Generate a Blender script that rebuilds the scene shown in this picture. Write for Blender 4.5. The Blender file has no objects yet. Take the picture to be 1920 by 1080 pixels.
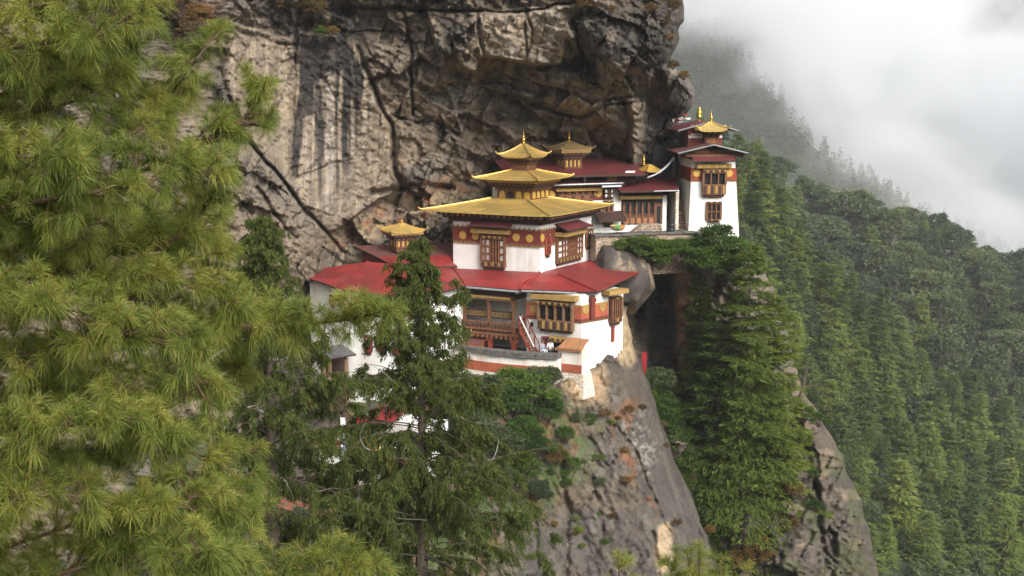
import bpy, math, random
import numpy as np
from mathutils import Vector, Matrix

# ------------------------------------------------------------------ camera, sky, sun, exposure
SC = bpy.context.scene
COL = SC.collection
FPX = 2500.0                      # focal length in pixels of the 1920 px wide photograph
PITCH = math.atan(375 / FPX)      # looking 8.5 degrees down
CP, SP = math.cos(PITCH), math.sin(PITCH)
cam_d = bpy.data.cameras.new('camera'); cam = bpy.data.objects.new('camera', cam_d); COL.objects.link(cam)
cam_d.sensor_width = 36.0; cam_d.lens = 36.0 * FPX / 1920; cam_d.clip_start = 0.3; cam_d.clip_end = 9000
cam.rotation_euler = (math.pi / 2 - PITCH, 0, 0)
SC.camera = cam
SUN_EL, SUN_AZ = math.radians(35), math.radians(148)   # azimuth clockwise from +Y (behind the camera, to the right)
w = bpy.data.worlds.new('World'); SC.world = w; w.use_nodes = True
nt = w.node_tree; nt.nodes.clear()
sky = nt.nodes.new('ShaderNodeTexSky'); sky.sky_type = 'NISHITA'; sky.sun_disc = False
sky.sun_elevation = SUN_EL; sky.sun_rotation = SUN_AZ; sky.air_density = 1.0; sky.dust_density = 6.0; sky.ozone_density = 1.0
hs = nt.nodes.new('ShaderNodeHueSaturation'); hs.inputs['Saturation'].default_value = 0.18   # overcast: nearly white
bg = nt.nodes.new('ShaderNodeBackground'); bg.inputs['Strength'].default_value = 0.15
wo = nt.nodes.new('ShaderNodeOutputWorld')
nt.links.new(sky.outputs[0], hs.inputs['Color']); nt.links.new(hs.outputs[0], bg.inputs['Color']); nt.links.new(bg.outputs[0], wo.inputs['Surface'])
sl = bpy.data.lights.new('sun', 'SUN'); sl.energy = 1.1; sl.angle = math.radians(24); sl.color = (1.0, 0.95, 0.86)
so = bpy.data.objects.new('sun', sl); COL.objects.link(so)
sd = Vector((math.sin(SUN_AZ) * math.cos(SUN_EL), math.cos(SUN_AZ) * math.cos(SUN_EL), math.sin(SUN_EL)))
so.rotation_euler = sd.to_track_quat('Z', 'Y').to_euler()
SC.view_settings.view_transform = 'Standard'; SC.view_settings.look = 'None'; SC.view_settings.gamma = 1.0
SC.view_settings.exposure = 0.82
SC.render.engine = 'CYCLES'
cy = SC.cycles
cy.max_bounces = 14; cy.diffuse_bounces = 4; cy.glossy_bounces = 2; cy.transmission_bounces = 3; cy.transparent_max_bounces = 8
cy.volume_bounces = 14; cy.use_denoising = True; cy.sample_clamp_indirect = 6.0
cy.volume_step_rate = 1.0

# ------------------------------------------------------------------ measuring: pixel + distance -> place
def ray(px, py):
    x = (px - 960) / FPX; y = -(py - 540) / FPX
    return (x, CP + SP * y, -SP + CP * y)
def P(px, py, D):                 # point seen at a pixel, D metres away along +Y
    d = ray(px, py); t = D / d[1]
    return np.array((d[0] * t, D, d[2] * t))
def proj(p):
    yc = p[1] * CP - p[2] * SP; zc = p[1] * SP + p[2] * CP
    return 960 + FPX * p[0] / yc, 540 - FPX * zc / yc
def hz(px, py, z):                # point of the level plane z seen at a pixel
    d = ray(px, py); t = z / d[2]
    return np.array((d[0] * t, d[1] * t, z))
def zat(x, y, py):                # height at which the vertical line over (x, y) crosses a pixel row
    k = (540 - py) / FPX
    return y * (k * CP - SP) / (CP + k * SP)
class Face:                       # a vertical wall plane: point o, direction a along it, normal n towards outside
    def __init__(s, o, a, n): s.o = np.array(o[:2], float); s.a = np.array(a, float); s.n = np.array(n, float)
    def hit(s, px, py, off=0.0):
        d = ray(px, py); o = s.o + s.n * off
        det = d[0] * -s.a[1] + s.a[0] * d[1]
        t = (o[0] * -s.a[1] + s.a[0] * o[1]) / det
        q = np.array((d[0] * t, d[1] * t)) - o
        return float(q @ s.a), d[2] * t
    def pt(s, u, off, z):
        q = s.o + s.a * u + s.n * off
        return np.array((q[0], q[1], z))
    def at(s, px, py, off=0.0):
        u, z = s.hit(px, py, off); return s.pt(u, off, z)
    def rect(s, x0, y0, x1, y1, off=0.0):
        mx, my = (x0 + x1) / 2, (y0 + y1) / 2
        a, b = s.hit(x0, my, off)[0], s.hit(x1, my, off)[0]
        return min(a, b), max(a, b), s.hit(mx, y1, off)[1], s.hit(mx, y0, off)[1]
    def off(s, d): return Face(s.o + s.n * d, s.a, s.n)

# ------------------------------------------------------------------ noise in numpy
def _hash(ix, iy, seed):
    h = (ix.astype(np.int64) * 374761393 + iy.astype(np.int64) * 668265263 + seed * 974634721) & 0xffffffff
    h = ((h ^ (h >> 13)) * 1274126177) & 0xffffffff
    h = ((h ^ (h >> 16)) * 2246822519) & 0xffffffff
    return ((h ^ (h >> 15)) & 0xffffff) / float(0xffffff)
def vnoise(x, y, seed=0):
    ix = np.floor(x); iy = np.floor(y); fx = x - ix; fy = y - iy
    fx = fx * fx * fx * (fx * (fx * 6 - 15) + 10); fy = fy * fy * fy * (fy * (fy * 6 - 15) + 10)
    a = _hash(ix, iy, seed); b = _hash(ix + 1, iy, seed); c = _hash(ix, iy + 1, seed); d = _hash(ix + 1, iy + 1, seed)
    return (a + (b - a) * fx) * (1 - fy) + (c + (d - c) * fx) * fy
def fbm(x, y, seed=0, octv=4, gain=0.5):
    s = 0; a = 1.0; n = 0
    for k in range(octv):
        s = s + a * vnoise(x * 2 ** k + 17.3 * k, y * 2 ** k - 9.1 * k, seed + k); n += a; a *= gain
    return s / n * 2 - 1
def ridged(x, y, seed=0, octv=4):
    s = 0; a = 1.0; n = 0
    for k in range(octv):
        s = s + a * (1 - abs(2 * vnoise(x * 2 ** k, y * 2 ** k, seed + k) - 1)); n += a; a *= 0.5
    return s / n
def facets(x, y, seed=0):         # flat tilted cells and the distance to their borders
    ix = np.floor(x); iy = np.floor(y)
    d1 = np.full(x.shape, 9.0); d2 = np.full(x.shape, 9.0); v = np.zeros(x.shape)
    for ox in (-1, 0, 1):
        for oy in (-1, 0, 1):
            cx = ix + ox; cy_ = iy + oy
            fx = cx + 0.1 + 0.8 * _hash(cx, cy_, seed); fy = cy_ + 0.1 + 0.8 * _hash(cx, cy_, seed + 1)
            d = np.hypot(x - fx, y - fy)
            val = (_hash(cx, cy_, seed + 2) - .5) + (x - fx) * (_hash(cx, cy_, seed + 3) - .5) * 2.2 + (y - fy) * (_hash(cx, cy_, seed + 4) - .5) * 2.2
            near = d < d1
            d2 = np.where(near, d1, np.minimum(d2, d)); v = np.where(near, val, v); d1 = np.where(near, d, d1)
    return v, d2 - d1
def smooth(a, b, x):
    t = np.clip((x - a) / (b - a), 0, 1); return t * t * (3 - 2 * t)
def seg_dist(X, Y, pts):
    d = np.full(X.shape, 1e9)
    for (ax, ay), (bx, by) in zip(pts[:-1], pts[1:]):
        vx, vy = bx - ax, by - ay; L = vx * vx + vy * vy + 1e-9
        t = np.clip(((X - ax) * vx + (Y - ay) * vy) / L, 0, 1)
        d = np.minimum(d, np.hypot(X - ax - t * vx, Y - ay - t * vy))
    return d
def in_poly(X, Y, pts):
    r = np.zeros(X.shape, bool); n = len(pts)
    for i in range(n):
        x0, y0 = pts[i]; x1, y1 = pts[(i + 1) % n]
        if y0 == y1: continue
        c = (y0 > Y) != (y1 > Y)
        r ^= c & (X < (x1 - x0) * (Y - y0) / (y1 - y0) + x0)
    return r
def poly_mask(X, Y, pts, soft):   # 1 inside, falling to 0 over `soft`
    d = seg_dist(X, Y, list(pts) + [pts[0]])
    return np.clip(np.where(in_poly(X, Y, pts), 0.5 + d / soft, 0.5 - d / soft), 0, 1)

# ------------------------------------------------------------------ objects
def tag(o, label=None, cat=None, group=None, kind=None):
    if label: o['label'] = label
    if cat: o['category'] = cat
    if group: o['group'] = group
    if kind: o['kind'] = kind
    return o
def thing(name, loc, label, cat, group=None):
    o = bpy.data.objects.new(name, None); COL.objects.link(o); o.location = [float(c) for c in loc]; o.empty_display_size = 0.5
    return tag(o, label, cat, group)
def wloc(o):
    v = np.zeros(3)
    while o is not None: v = v + np.array(o.location); o = o.parent
    return v
def link_mesh(name, V, Fc, mats, parent=None, mi=None, smooth_=False, base=None):
    V = np.asarray(V, dtype=np.float64)
    org = wloc(parent) if parent is not None else (np.zeros(3) if base is None else np.asarray(base, float))
    me = bpy.data.meshes.new(name)
    if isinstance(Fc, np.ndarray):
        n, k = Fc.shape
        me.vertices.add(len(V)); me.vertices.foreach_set('co', np.ascontiguousarray(V - org, dtype=np.float32).ravel())
        me.loops.add(n * k); me.loops.foreach_set('vertex_index', np.ascontiguousarray(Fc, dtype=np.int32).ravel())
        me.polygons.add(n); me.polygons.foreach_set('loop_start', np.arange(0, n * k, k, dtype=np.int32))
        me.polygons.foreach_set('loop_total', np.full(n, k, dtype=np.int32))
    else:
        me.from_pydata((V - org).tolist(), [], Fc)
    if not isinstance(mats, (list, tuple)): mats = [mats]
    for m in mats: me.materials.append(m)
    if mi is not None: me.polygons.foreach_set('material_index', np.asarray(mi, dtype=np.int32))
    if smooth_: me.polygons.foreach_set('use_smooth', np.ones(len(me.polygons), dtype=bool))
    me.update(calc_edges=True)
    o = bpy.data.objects.new(name, me); COL.objects.link(o)
    if parent is not None: o.parent = parent
    elif base is not None: o.location = [float(c) for c in base]
    return o
class MB:
    def __init__(s): s.v = []; s.f = []; s.m = []
    def add(s, vs, fs, mi=0):
        b = len(s.v); s.v += [tuple(float(c) for c in p) for p in vs]; s.f += [[b + i for i in f] for f in fs]; s.m += [mi] * len(fs); return s
    def hexa(s, p, mi=0):         # p: bottom 4 then top 4
        return s.add(p, [(3, 2, 1, 0), (4, 5, 6, 7), (0, 1, 5, 4), (1, 2, 6, 5), (2, 3, 7, 6), (3, 0, 4, 7)], mi)
    def box(s, F, u0, u1, o0, o1, z0, z1, mi=0):
        return s.hexa([F.pt(u0, o0, z0), F.pt(u1, o0, z0), F.pt(u1, o1, z0), F.pt(u0, o1, z0),
                       F.pt(u0, o0, z1), F.pt(u1, o0, z1), F.pt(u1, o1, z1), F.pt(u0, o1, z1)], mi)
    def tube(s, p0, p1, r0, r1=None, n=8, mi=0, cap=True):
        r1 = r0 if r1 is None else r1
        p0 = np.array(p0, float); p1 = np.array(p1, float); d = p1 - p0; d = d / (np.linalg.norm(d) + 1e-9)
        a = np.cross(d, (0, 0, 1) if abs(d[2]) < .9 else (1, 0, 0)); a /= np.linalg.norm(a); b = np.cross(d, a)
        vs = []
        for p, r in ((p0, r0), (p1, r1)):
            for k in range(n):
                t = 2 * math.pi * k / n; vs.append(p + (a * math.cos(t) + b * math.sin(t)) * r)
        fs = [(k, (k + 1) % n, n + (k + 1) % n, n + k) for k in range(n)]
        if cap: fs += [tuple(range(n))[::-1], tuple(range(n, 2 * n))]
        return s.add(vs, fs, mi)
    def path(s, pts, r, n=6, mi=0):
        r = r if isinstance(r, (list, tuple)) else [r] * len(pts)
        for i in range(len(pts) - 1): s.tube(pts[i], pts[i + 1], r[i], r[i + 1], n, mi)
        return s
    def lathe(s, c, prof, n=12, mi=0):
        vs = []; 
        for r, z in prof:
            for k in range(n):
                t = 2 * math.pi * k / n; vs.append((c[0] + r * math.cos(t), c[1] + r * math.sin(t), c[2] + z))
        fs = []
        for i in range(len(prof) - 1):
            for k in range(n): fs.append((i * n + k, i * n + (k + 1) % n, (i + 1) * n + (k + 1) % n, (i + 1) * n + k))
        fs += [tuple(range(n))[::-1], tuple(range((len(prof) - 1) * n, len(prof) * n))]
        return s.add(vs, fs, mi)
    def disc(s, F, px, py, r, off, th=0.05, n=20, mi=0):
        u, z = F.hit(px, py, off); vs = []
        for o in (off, off + th):
            for k in range(n):
                t = 2 * math.pi * k / n; vs.append(F.pt(u + r * math.cos(t), o, z + r * math.sin(t)))
        return s.add(vs, [tuple(range(n)), tuple(range(n, 2 * n))] + [(k, (k + 1) % n, n + (k + 1) % n, n + k) for k in range(n)], mi)
    def slab(s, quad, th, mi=0, mi2=None, nu=1, nv=1, sag=0.0):   # quad: 4 corners a b (low edge) c d (high edge, above b and a); thickness down
        a, b, c, d = [np.array(q, float) for q in quad]
        vs = []
        for lay in (0, 1):
            for j in range(nv + 1):
                for i in range(nu + 1):
                    x, y = i / nu, j / nv
                    p = (a * (1 - x) + b * x) * (1 - y) + (d * (1 - x) + c * x) * y
                    vs.append(p - np.array((0, 0, th * lay + sag * 4 * y * (1 - y) * .5)))
        W = nu + 1; N = W * (nv + 1); fs = []
        for j in range(nv):
            for i in range(nu):
                q = j * W + i; fs.append((q, q + 1, q + W + 1, q + W))
        s.add(vs, fs, mi)
        b0 = len(s.v) - len(vs); f2 = []
        for j in range(nv):
            for i in range(nu):
                q = N + j * W + i; f2.append((q, q + W, q + W + 1, q + 1))
        for i in range(nu): f2 += [(i, N + i, N + i + 1, i + 1), (nv * W + i, nv * W + i + 1, N + nv * W + i + 1, N + nv * W + i)]
        for j in range(nv): f2 += [(j * W, (j + 1) * W, N + (j + 1) * W, N + j * W), (j * W + nu, N + j * W + nu, N + (j + 1) * W + nu, (j + 1) * W + nu)]
        s.f += [[b0 + i for i in f] for f in f2]; s.m += [mi if mi2 is None else mi2] * len(f2)
        return s
    def build(s, name, mats, parent=None, base=None, smooth_=False):
        return link_mesh(name, s.v, s.f, mats, parent, s.m, smooth_, base)

# ------------------------------------------------------------------ materials
MATS = {}
def _n(t, kind, **kw):
    n = t.nodes.new(kind)
    for k, v in kw.items(): setattr(n, k, v)
    return n
def _sock(t, s, v):
    if hasattr(v, 'is_output') or isinstance(v, bpy.types.NodeSocket): t.links.new(v, s)
    else: s.default_value = v
def noise(t, vec, scale, detail=4, rough=.55, stretch=None, dist=0.0):
    if stretch:
        mp = _n(t, 'ShaderNodeMapping'); mp.inputs['Scale'].default_value = stretch; t.links.new(vec, mp.inputs['Vector']); vec = mp.outputs[0]
    n = _n(t, 'ShaderNodeTexNoise'); n.inputs['Scale'].default_value = scale; n.inputs['Detail'].default_value = detail
    n.inputs['Roughness'].default_value = rough; n.inputs['Distortion'].default_value = dist; t.links.new(vec, n.inputs['Vector']); return n.outputs['Fac']
def rng(t, v, a, b, c=0.0, d=1.0):
    n = _n(t, 'ShaderNodeMapRange'); n.interpolation_type = 'SMOOTHSTEP'; _sock(t, n.inputs['Value'], v)
    for i, q in zip(('From Min', 'From Max', 'To Min', 'To Max'), (a, b, c, d)): n.inputs[i].default_value = q
    return n.outputs[0]
def mixc(t, f, a, b, mode='MIX'):
    n = _n(t, 'ShaderNodeMix', data_type='RGBA', blend_type=mode); _sock(t, n.inputs[0], f)
    for i, q in ((6, a), (7, b)): _sock(t, n.inputs[i], q if not isinstance(q, tuple) else tuple(q) + ((1.0,) if len(q) == 3 else ()))
    return n.outputs[2]
def maths(t, op, a, b=0.0):
    n = _n(t, 'ShaderNodeMath', operation=op); _sock(t, n.inputs[0], a); _sock(t, n.inputs[1], b); return n.outputs[0]
def new_mat(name):
    m = bpy.data.materials.new(name); m.use_nodes = True; t = m.node_tree; t.nodes.clear()
    o = _n(t, 'ShaderNodeOutputMaterial'); p = _n(t, 'ShaderNodeBsdfPrincipled'); t.links.new(p.outputs[0], o.inputs[0])
    return m, t, p, o
def bump(t, p, h, strength, dist):
    b = _n(t, 'ShaderNodeBump'); b.inputs['Strength'].default_value = strength; b.inputs['Distance'].default_value = dist
    t.links.new(h, b.inputs['Height']); t.links.new(b.outputs[0], p.inputs['Normal'])
def coords(t): return _n(t, 'ShaderNodeTexCoord').outputs['Object']
def panels(t, v, col, width, rot):
    mp = _n(t, 'ShaderNodeMapping'); mp.inputs['Rotation'].default_value = (0, 0, rot); t.links.new(v, mp.inputs[0])
    br = _n(t, 'ShaderNodeTexBrick'); br.inputs['Scale'].default_value = 1.0; br.inputs['Brick Width'].default_value = width * 1.9; br.inputs['Row Height'].default_value = width; br.inputs['Mortar Size'].default_value = .022; br.inputs['Mortar Smooth'].default_value = .3
    br.inputs['Color1'].default_value = (.80, .80, .82, 1); br.inputs['Color2'].default_value = (1.16, 1.13, 1.08, 1); br.inputs['Mortar'].default_value = (.55, .55, .55, 1); t.links.new(mp.outputs[0], br.inputs['Vector'])
    return mixc(t, 1.0, col, br.outputs['Color'], 'MULTIPLY')
def paint(name, c1, c2, rough=.7, metal=0.0, scale=1.5, c3=None, bumpd=0.0, bscale=12, stretch=None, thr=(.4, .65), pan=0):
    m, t, p, o = new_mat(name); v = coords(t)
    col = mixc(t, rng(t, noise(t, v, scale, 5, .6, stretch), *thr), c1, c2)
    if c3: col = mixc(t, rng(t, noise(t, v, scale * 4.3, 4, .6), .55, .72), col, c3)
    if pan: col = panels(t, v, col, pan, .496)
    t.links.new(col, p.inputs['Base Color']); p.inputs['Roughness'].default_value = rough; p.inputs['Metallic'].default_value = metal
    if bumpd: bump(t, p, noise(t, v, bscale, 4, .6), .6, bumpd)
    MATS[name] = m; return m
paint('gold', (.66, .45, .13), (.54, .385, .14), .33, .45, 1.2, (.36, .29, .15), .01, 3, pan=1.3)
paint('gold_leaf', (.75, .47, .10), (.62, .38, .08), .25, .75, 4)
paint('gold_disc', (.52, .33, .07), (.45, .29, .06), .5, .15, 6)
paint('old_gold', (.38, .26, .11), (.30, .21, .10), .45, .35, 2.0, (.2, .15, .1))
paint('ochre', (.36, .225, .062), (.28, .165, .05), .75, 0, 3, (.2, .11, .04))
paint('maroon', (.155, .026, .017), (.12, .022, .016), .8, 0, 2)
paint('band_red', (.27, .05, .022), (.20, .038, .02), .8, 0, 2, (.14, .03, .02))
paint('brick_red', (.36, .085, .04), (.27, .07, .035), .85, 0, 1.2, (.42, .17, .1))
paint('wood', (.15, .058, .024), (.10, .038, .017), .75, 0, 5, (.2, .09, .04))
paint('carved', (.17, .068, .028), (.11, .04, .018), .75, 0, 9, (.26, .15, .055))
paint('dark_wood', (.045, .02, .012), (.03, .015, .010), .8, 0, 4)
paint('timber', (.19, .10, .05), (.13, .07, .035), .8, 0, 4)
paint('white_trim', (.74, .73, .70), (.66, .65, .62), .7, 0, 5)
paint('pane_dark', (.012, .012, .013), (.02, .018, .016), .25, 0, 2)
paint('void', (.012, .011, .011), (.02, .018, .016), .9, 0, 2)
paint('slate', (.12, .11, .10), (.07, .065, .06), .9, 0, 2.5, (.17, .14, .10), .03, 8)
paint('zinc', (.34, .36, .37), (.25, .26, .27), .45, .4, 2)
paint('black_plastic', (.012, .014, .016), (.02, .022, .024), .35, 0, 3)
paint('grey_tin', (.15, .155, .165), (.10, .09, .09), .55, .2, 1.1, (.16, .09, .07))
paint('tile_orange', (.34, .15, .06), (.24, .12, .06), .85, 0, 3, (.2, .14, .09), .02, 9)
def roof_red():
    m, t, p, o = new_mat('roof_red'); v = coords(t)
    col = mixc(t, rng(t, noise(t, v, .22, 4, .55), .42, .62), (.25, .027, .025), (.18, .024, .024))
    col = mixc(t, rng(t, noise(t, v, .5, 5, .65), .56, .74), col, (.15, .045, .046))
    col = mixc(t, rng(t, noise(t, v, 6.0, 3, .6), .66, .78), col, (.21, .085, .08))
    col = panels(t, v, col, 1.1, .45); t.links.new(col, p.inputs['Base Color']); p.inputs['Roughness'].default_value = .5
    wv = _n(t, 'ShaderNodeTexWave', wave_type='BANDS', bands_direction='X'); wv.inputs['Scale'].default_value = 1.6; wv.inputs['Distortion'].default_value = .3
    t.links.new(v, wv.inputs['Vector']); bump(t, p, wv.outputs['Fac'], .35, .02); MATS['roof_red'] = m
roof_red()
paint('roof_maroon', (.135, .022, .026), (.10, .024, .026), .55, 0, .5, (.13, .05, .048))
paint('roof_faded', (.125, .043, .040), (.105, .045, .038), .6, 0, .5, (.15, .07, .05))
def white_wall(name, base=(.74, .73, .70), dirt=(.52, .45, .36), amount=.7):
    m, t, p, o = new_mat(name); v = coords(t)
    st = noise(t, v, 1.1, 5, .6, (1, 1, .16))
    bl = noise(t, v, .55, 5, .65)
    col = mixc(t, rng(t, st, .46, .72, 0, .42 * amount), base, dirt)
    col = mixc(t, rng(t, bl, .48, .70, 0, .42 * amount), col, (.62, .60, .57))
    col = mixc(t, rng(t, noise(t, v, 9, 3, .6), .66, .8, 0, .5 * amount), col, dirt)
    t.links.new(col, p.inputs['Base Color']); p.inputs['Roughness'].default_value = .85
    h = noise(t, v, 3.2, 5, .7, (1, 1, 3.0)); bump(t, p, h, .55, .05); MATS[name] = m
white_wall('white_wall', amount=1.45); white_wall('worn_wall', (.74, .70, .63), (.42, .27, .15), 1.5)
def rubble(name, c1, c2, mortar, scale=2.2):
    m, t, p, o = new_mat(name); v = coords(t)
    mp = _n(t, 'ShaderNodeMapping'); mp.inputs['Scale'].default_value = (1, 1, 2.1); t.links.new(v, mp.inputs[0])
    vo = _n(t, 'ShaderNodeTexVoronoi'); vo.inputs['Scale'].default_value = scale; t.links.new(mp.outputs[0], vo.inputs['Vector'])
    ve = _n(t, 'ShaderNodeTexVoronoi', feature='DISTANCE_TO_EDGE'); ve.inputs['Scale'].default_value = scale; t.links.new(mp.outputs[0], ve.inputs['Vector'])
    sep = _n(t, 'ShaderNodeSeparateColor'); t.links.new(vo.outputs['Color'], sep.inputs[0])
    col = mixc(t, sep.outputs[0], c1, c2); col = mixc(t, rng(t, ve.outputs['Distance'], .02, .10, 1, 0), col, mortar)
    t.links.new(col, p.inputs['Base Color']); p.inputs['Roughness'].default_value = .9
    bump(t, p, rng(t, ve.outputs['Distance'], 0, .2), .8, .06); MATS[name] = m
rubble('rubble', (.30, .20, .13), (.17, .13, .10), (.40, .33, .26)); rubble('whitewashed_rubble', (.70, .64, .55), (.46, .34, .23), (.72, .69, .63), 2.6)
def M(*ns): return [MATS[n] for n in ns]
# ================================================================== ROCK, HILLS, GROUND
def rbf(pts):
    p = np.array(pts, float); x = p[:, 0] / 200; y = p[:, 1] / 200; v = p[:, 2]; n = len(p)
    k = lambda r2: np.where(r2 > 1e-12, .5 * r2 * np.log(r2 + 1e-12), 0)
    A = np.zeros((n + 3, n + 3)); A[:n, :n] = k((x[:, None] - x) ** 2 + (y[:, None] - y) ** 2) + np.eye(n) * .02
    A[:n, n] = 1; A[:n, n + 1] = x; A[:n, n + 2] = y; A[n:, :n] = A[:n, n:].T
    c = np.linalg.solve(A, np.concatenate([v, np.zeros(3)]))
    def f(X, Y):
        X = X / 200; Y = Y / 200; s = c[n] + c[n + 1] * X + c[n + 2] * Y
        for i in range(n): s = s + c[i] * k((X - x[i]) ** 2 + (Y - y[i]) ** 2)
        return s
    return f
def curve(pts):
    a = np.array(pts, float); return lambda y: np.interp(y, a[:, 0], a[:, 1])
def sheet_pts(PX, PY, D):
    x = (PX - 960) / FPX; y = -(PY - 540) / FPX; dy = CP + SP * y; dz = -SP + CP * y
    return np.stack([x / dy * D, D, dz / dy * D], -1)
def grid_faces(nr, nc):
    i = np.arange(nr * nc).reshape(nr, nc); return np.stack([i[1:, :-1], i[1:, 1:], i[:-1, 1:], i[:-1, :-1]], -1).reshape(-1, 4)
def mixn(f, a, b):
    f = np.clip(f, 0, 1)[..., None]; return a * (1 - f) + np.array(b) * f
def add_col(o, col, name='rock'):
    at = o.data.color_attributes.new(name, 'FLOAT_COLOR', 'POINT'); c = np.ones((len(o.data.vertices), 4), np.float32); c[:, :3] = np.clip(col.reshape(-1, 3), 0.004, .9); at.data.foreach_set('color', c.ravel())
def rock_mat(name, attr='rock', bumpd=.14, fine=1.0):
    m, t, p, o = new_mat(name); v = coords(t); a = _n(t, 'ShaderNodeVertexColor', layer_name=attr)
    n1 = noise(t, v, .9, 8, .68); n2 = noise(t, v, 2.6, 6, .65, (1, 1, .35)); n3 = noise(t, v, 7.0, 4, .7)
    k = mixc(t, rng(t, n1, .36, .64), (.80, .79, .78), (1.18, 1.17, 1.15)); c = mixc(t, 1.0, a.outputs['Color'], k, 'MULTIPLY')
    c = mixc(t, rng(t, n2, .56, .74, 0, .45), c, mixc(t, 1.0, c, (1.5, 1.42, 1.3), 'MULTIPLY')); c = mixc(t, rng(t, n3, .60, .78, 0, .5), c, mixc(t, 1.0, c, (.45, .43, .42), 'MULTIPLY'))
    # hairline joints in the stone
    mp = _n(t, 'ShaderNodeMapping'); mp.inputs['Scale'].default_value = (1, 1, .62); mp.inputs['Rotation'].default_value = (0, .35, 0)
    wr = _n(t, 'ShaderNodeVectorMath', operation='ADD'); nn = _n(t, 'ShaderNodeTexNoise'); nn.inputs['Scale'].default_value = .7; nn.inputs['Detail'].default_value = 4; t.links.new(v, nn.inputs['Vector']); t.links.new(v, wr.inputs[0]); t.links.new(nn.outputs['Color'], wr.inputs[1])
    t.links.new(wr.outputs[0], mp.inputs[0]); ve = _n(t, 'ShaderNodeTexVoronoi', feature='DISTANCE_TO_EDGE'); ve.inputs['Scale'].default_value = .42; t.links.new(mp.outputs[0], ve.inputs['Vector'])
    cr = rng(t, ve.outputs['Distance'], .0, .035, 1, 0); msk = rng(t, noise(t, v, .35, 3), .48, .6); crm = maths(t, 'MULTIPLY', cr, msk)
    c = mixc(t, maths(t, 'MULTIPLY', crm, .16), c, (.03, .026, .022))
    for k_, (rot_, sc_, big) in enumerate(((-.62, .30, 3.2), (.95, .24, 3.8))):
        m1 = _n(t, 'ShaderNodeMapping'); m1.inputs['Rotation'].default_value = (0, rot_, 0); t.links.new(v, m1.inputs[0]); m2 = _n(t, 'ShaderNodeMapping'); m2.inputs['Scale'].default_value = (1 / big, 0.35, 1); m2.inputs['Location'].default_value = (3.1 * k_, 0, 1.7 * k_); t.links.new(m1.outputs[0], m2.inputs[0])
        v2 = _n(t, 'ShaderNodeTexVoronoi', feature='DISTANCE_TO_EDGE'); v2.inputs['Scale'].default_value = sc_ * 2.4; t.links.new(m2.outputs[0], v2.inputs['Vector'])
        c2_ = maths(t, 'MULTIPLY', rng(t, v2.outputs['Distance'], 0, .022, 1, 0), rng(t, noise(t, v, .5 + .1 * k_, 3), .50, .58)); c = mixc(t, maths(t, 'MULTIPLY', c2_, .7), c, (.028, .025, .022))
    t.links.new(c, p.inputs['Base Color']); p.inputs['Roughness'].default_value = .92; p.inputs['Specular IOR Level'].default_value = .25
    h = maths(t, 'ADD', maths(t, 'MULTIPLY', n1, .6), maths(t, 'ADD', maths(t, 'MULTIPLY', n3, .30), maths(t, 'MULTIPLY', crm, -.08)))
    bump(t, p, h, 1.0, bumpd * 1.25); MATS[name] = m; return m
rock_mat('cliff_rock')
TAN, LTAN, GREY, BROWN, BLACK, ORANGE = np.array((.180, .143, .104)), np.array((.265, .215, .160)), np.array((.135, .122, .106)), np.array((.175, .138, .102)), np.array((.026, .024, .023)), np.array((.24, .095, .035))
# ---------------- the great cliff: depth behind every photographed point of it, then plates, cracks, facets
base = rbf([(-150, 0, 101), (-150, 500, 99), (-150, 1100, 95), (260, 0, 107), (450, 0, 110), (650, -20, 112), (800, 0, 113), (950, 0, 113), (1100, -20, 111), (1250, -20, 112), (300, 250, 106), (300, 500, 103),
            (460, 60, 112), (600, 60, 114.5), (700, 60, 114.5), (800, 80, 114.5), (450, 150, 110.5), (600, 160, 114.5), (720, 160, 115), (800, 160, 116), (470, 240, 110), (600, 260, 114.8), (700, 260, 116), (780, 230, 117.5), (860, 200, 118),
            (950, 210, 119), (1050, 220, 119.2), (1120, 225, 119), (1190, 215, 118.5), (1240, 150, 116), (1280, 170, 118), (900, 130, 116), (1000, 140, 116.5), (1100, 120, 114), (1200, 100, 112), (1262, 60, 113),
            (500, 320, 108), (560, 340, 111), (640, 350, 114.5), (720, 330, 116), (800, 310, 119), (900, 270, 121.5), (1000, 290, 124), (1100, 290, 124.5), (1180, 300, 124), (1230, 290, 125.5), (1260, 260, 126), (1300, 260, 128),
            (500, 420, 106), (580, 430, 109.5), (640, 440, 114), (720, 420, 117.5), (800, 400, 119.5), (880, 350, 121), (960, 340, 125), (700, 500, 118), (560, 500, 108), (620, 520, 114), (520, 600, 108), (600, 620, 111), (700, 600, 116), (900, 520, 122), (1100, 480, 124),
            (1000, 700, 119), (700, 800, 112), (400, 700, 101), (200, 800, 97), (500, 1000, 100), (1240, 360, 127), (1300, 400, 127),
            (1230, 470, 120.5), (1300, 470, 119), (1395, 450, 121), (1220, 560, 124), (1250, 600, 124), (1285, 560, 120), (1215, 690, 120), (1250, 700, 121.5), (1300, 640, 119), (1360, 560, 117.5), (1440, 560, 119), (1300, 760, 116), (1400, 740, 116), (1480, 740, 117),
            (1260, 820, 113), (1330, 900, 112.5), (1430, 900, 112), (1520, 880, 112), (1590, 900, 114), (1320, 1040, 109), (1450, 1040, 108), (1560, 1040, 108.5), (1630, 1060, 111), (1400, 1150, 105), (900, 1150, 108)])
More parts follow.
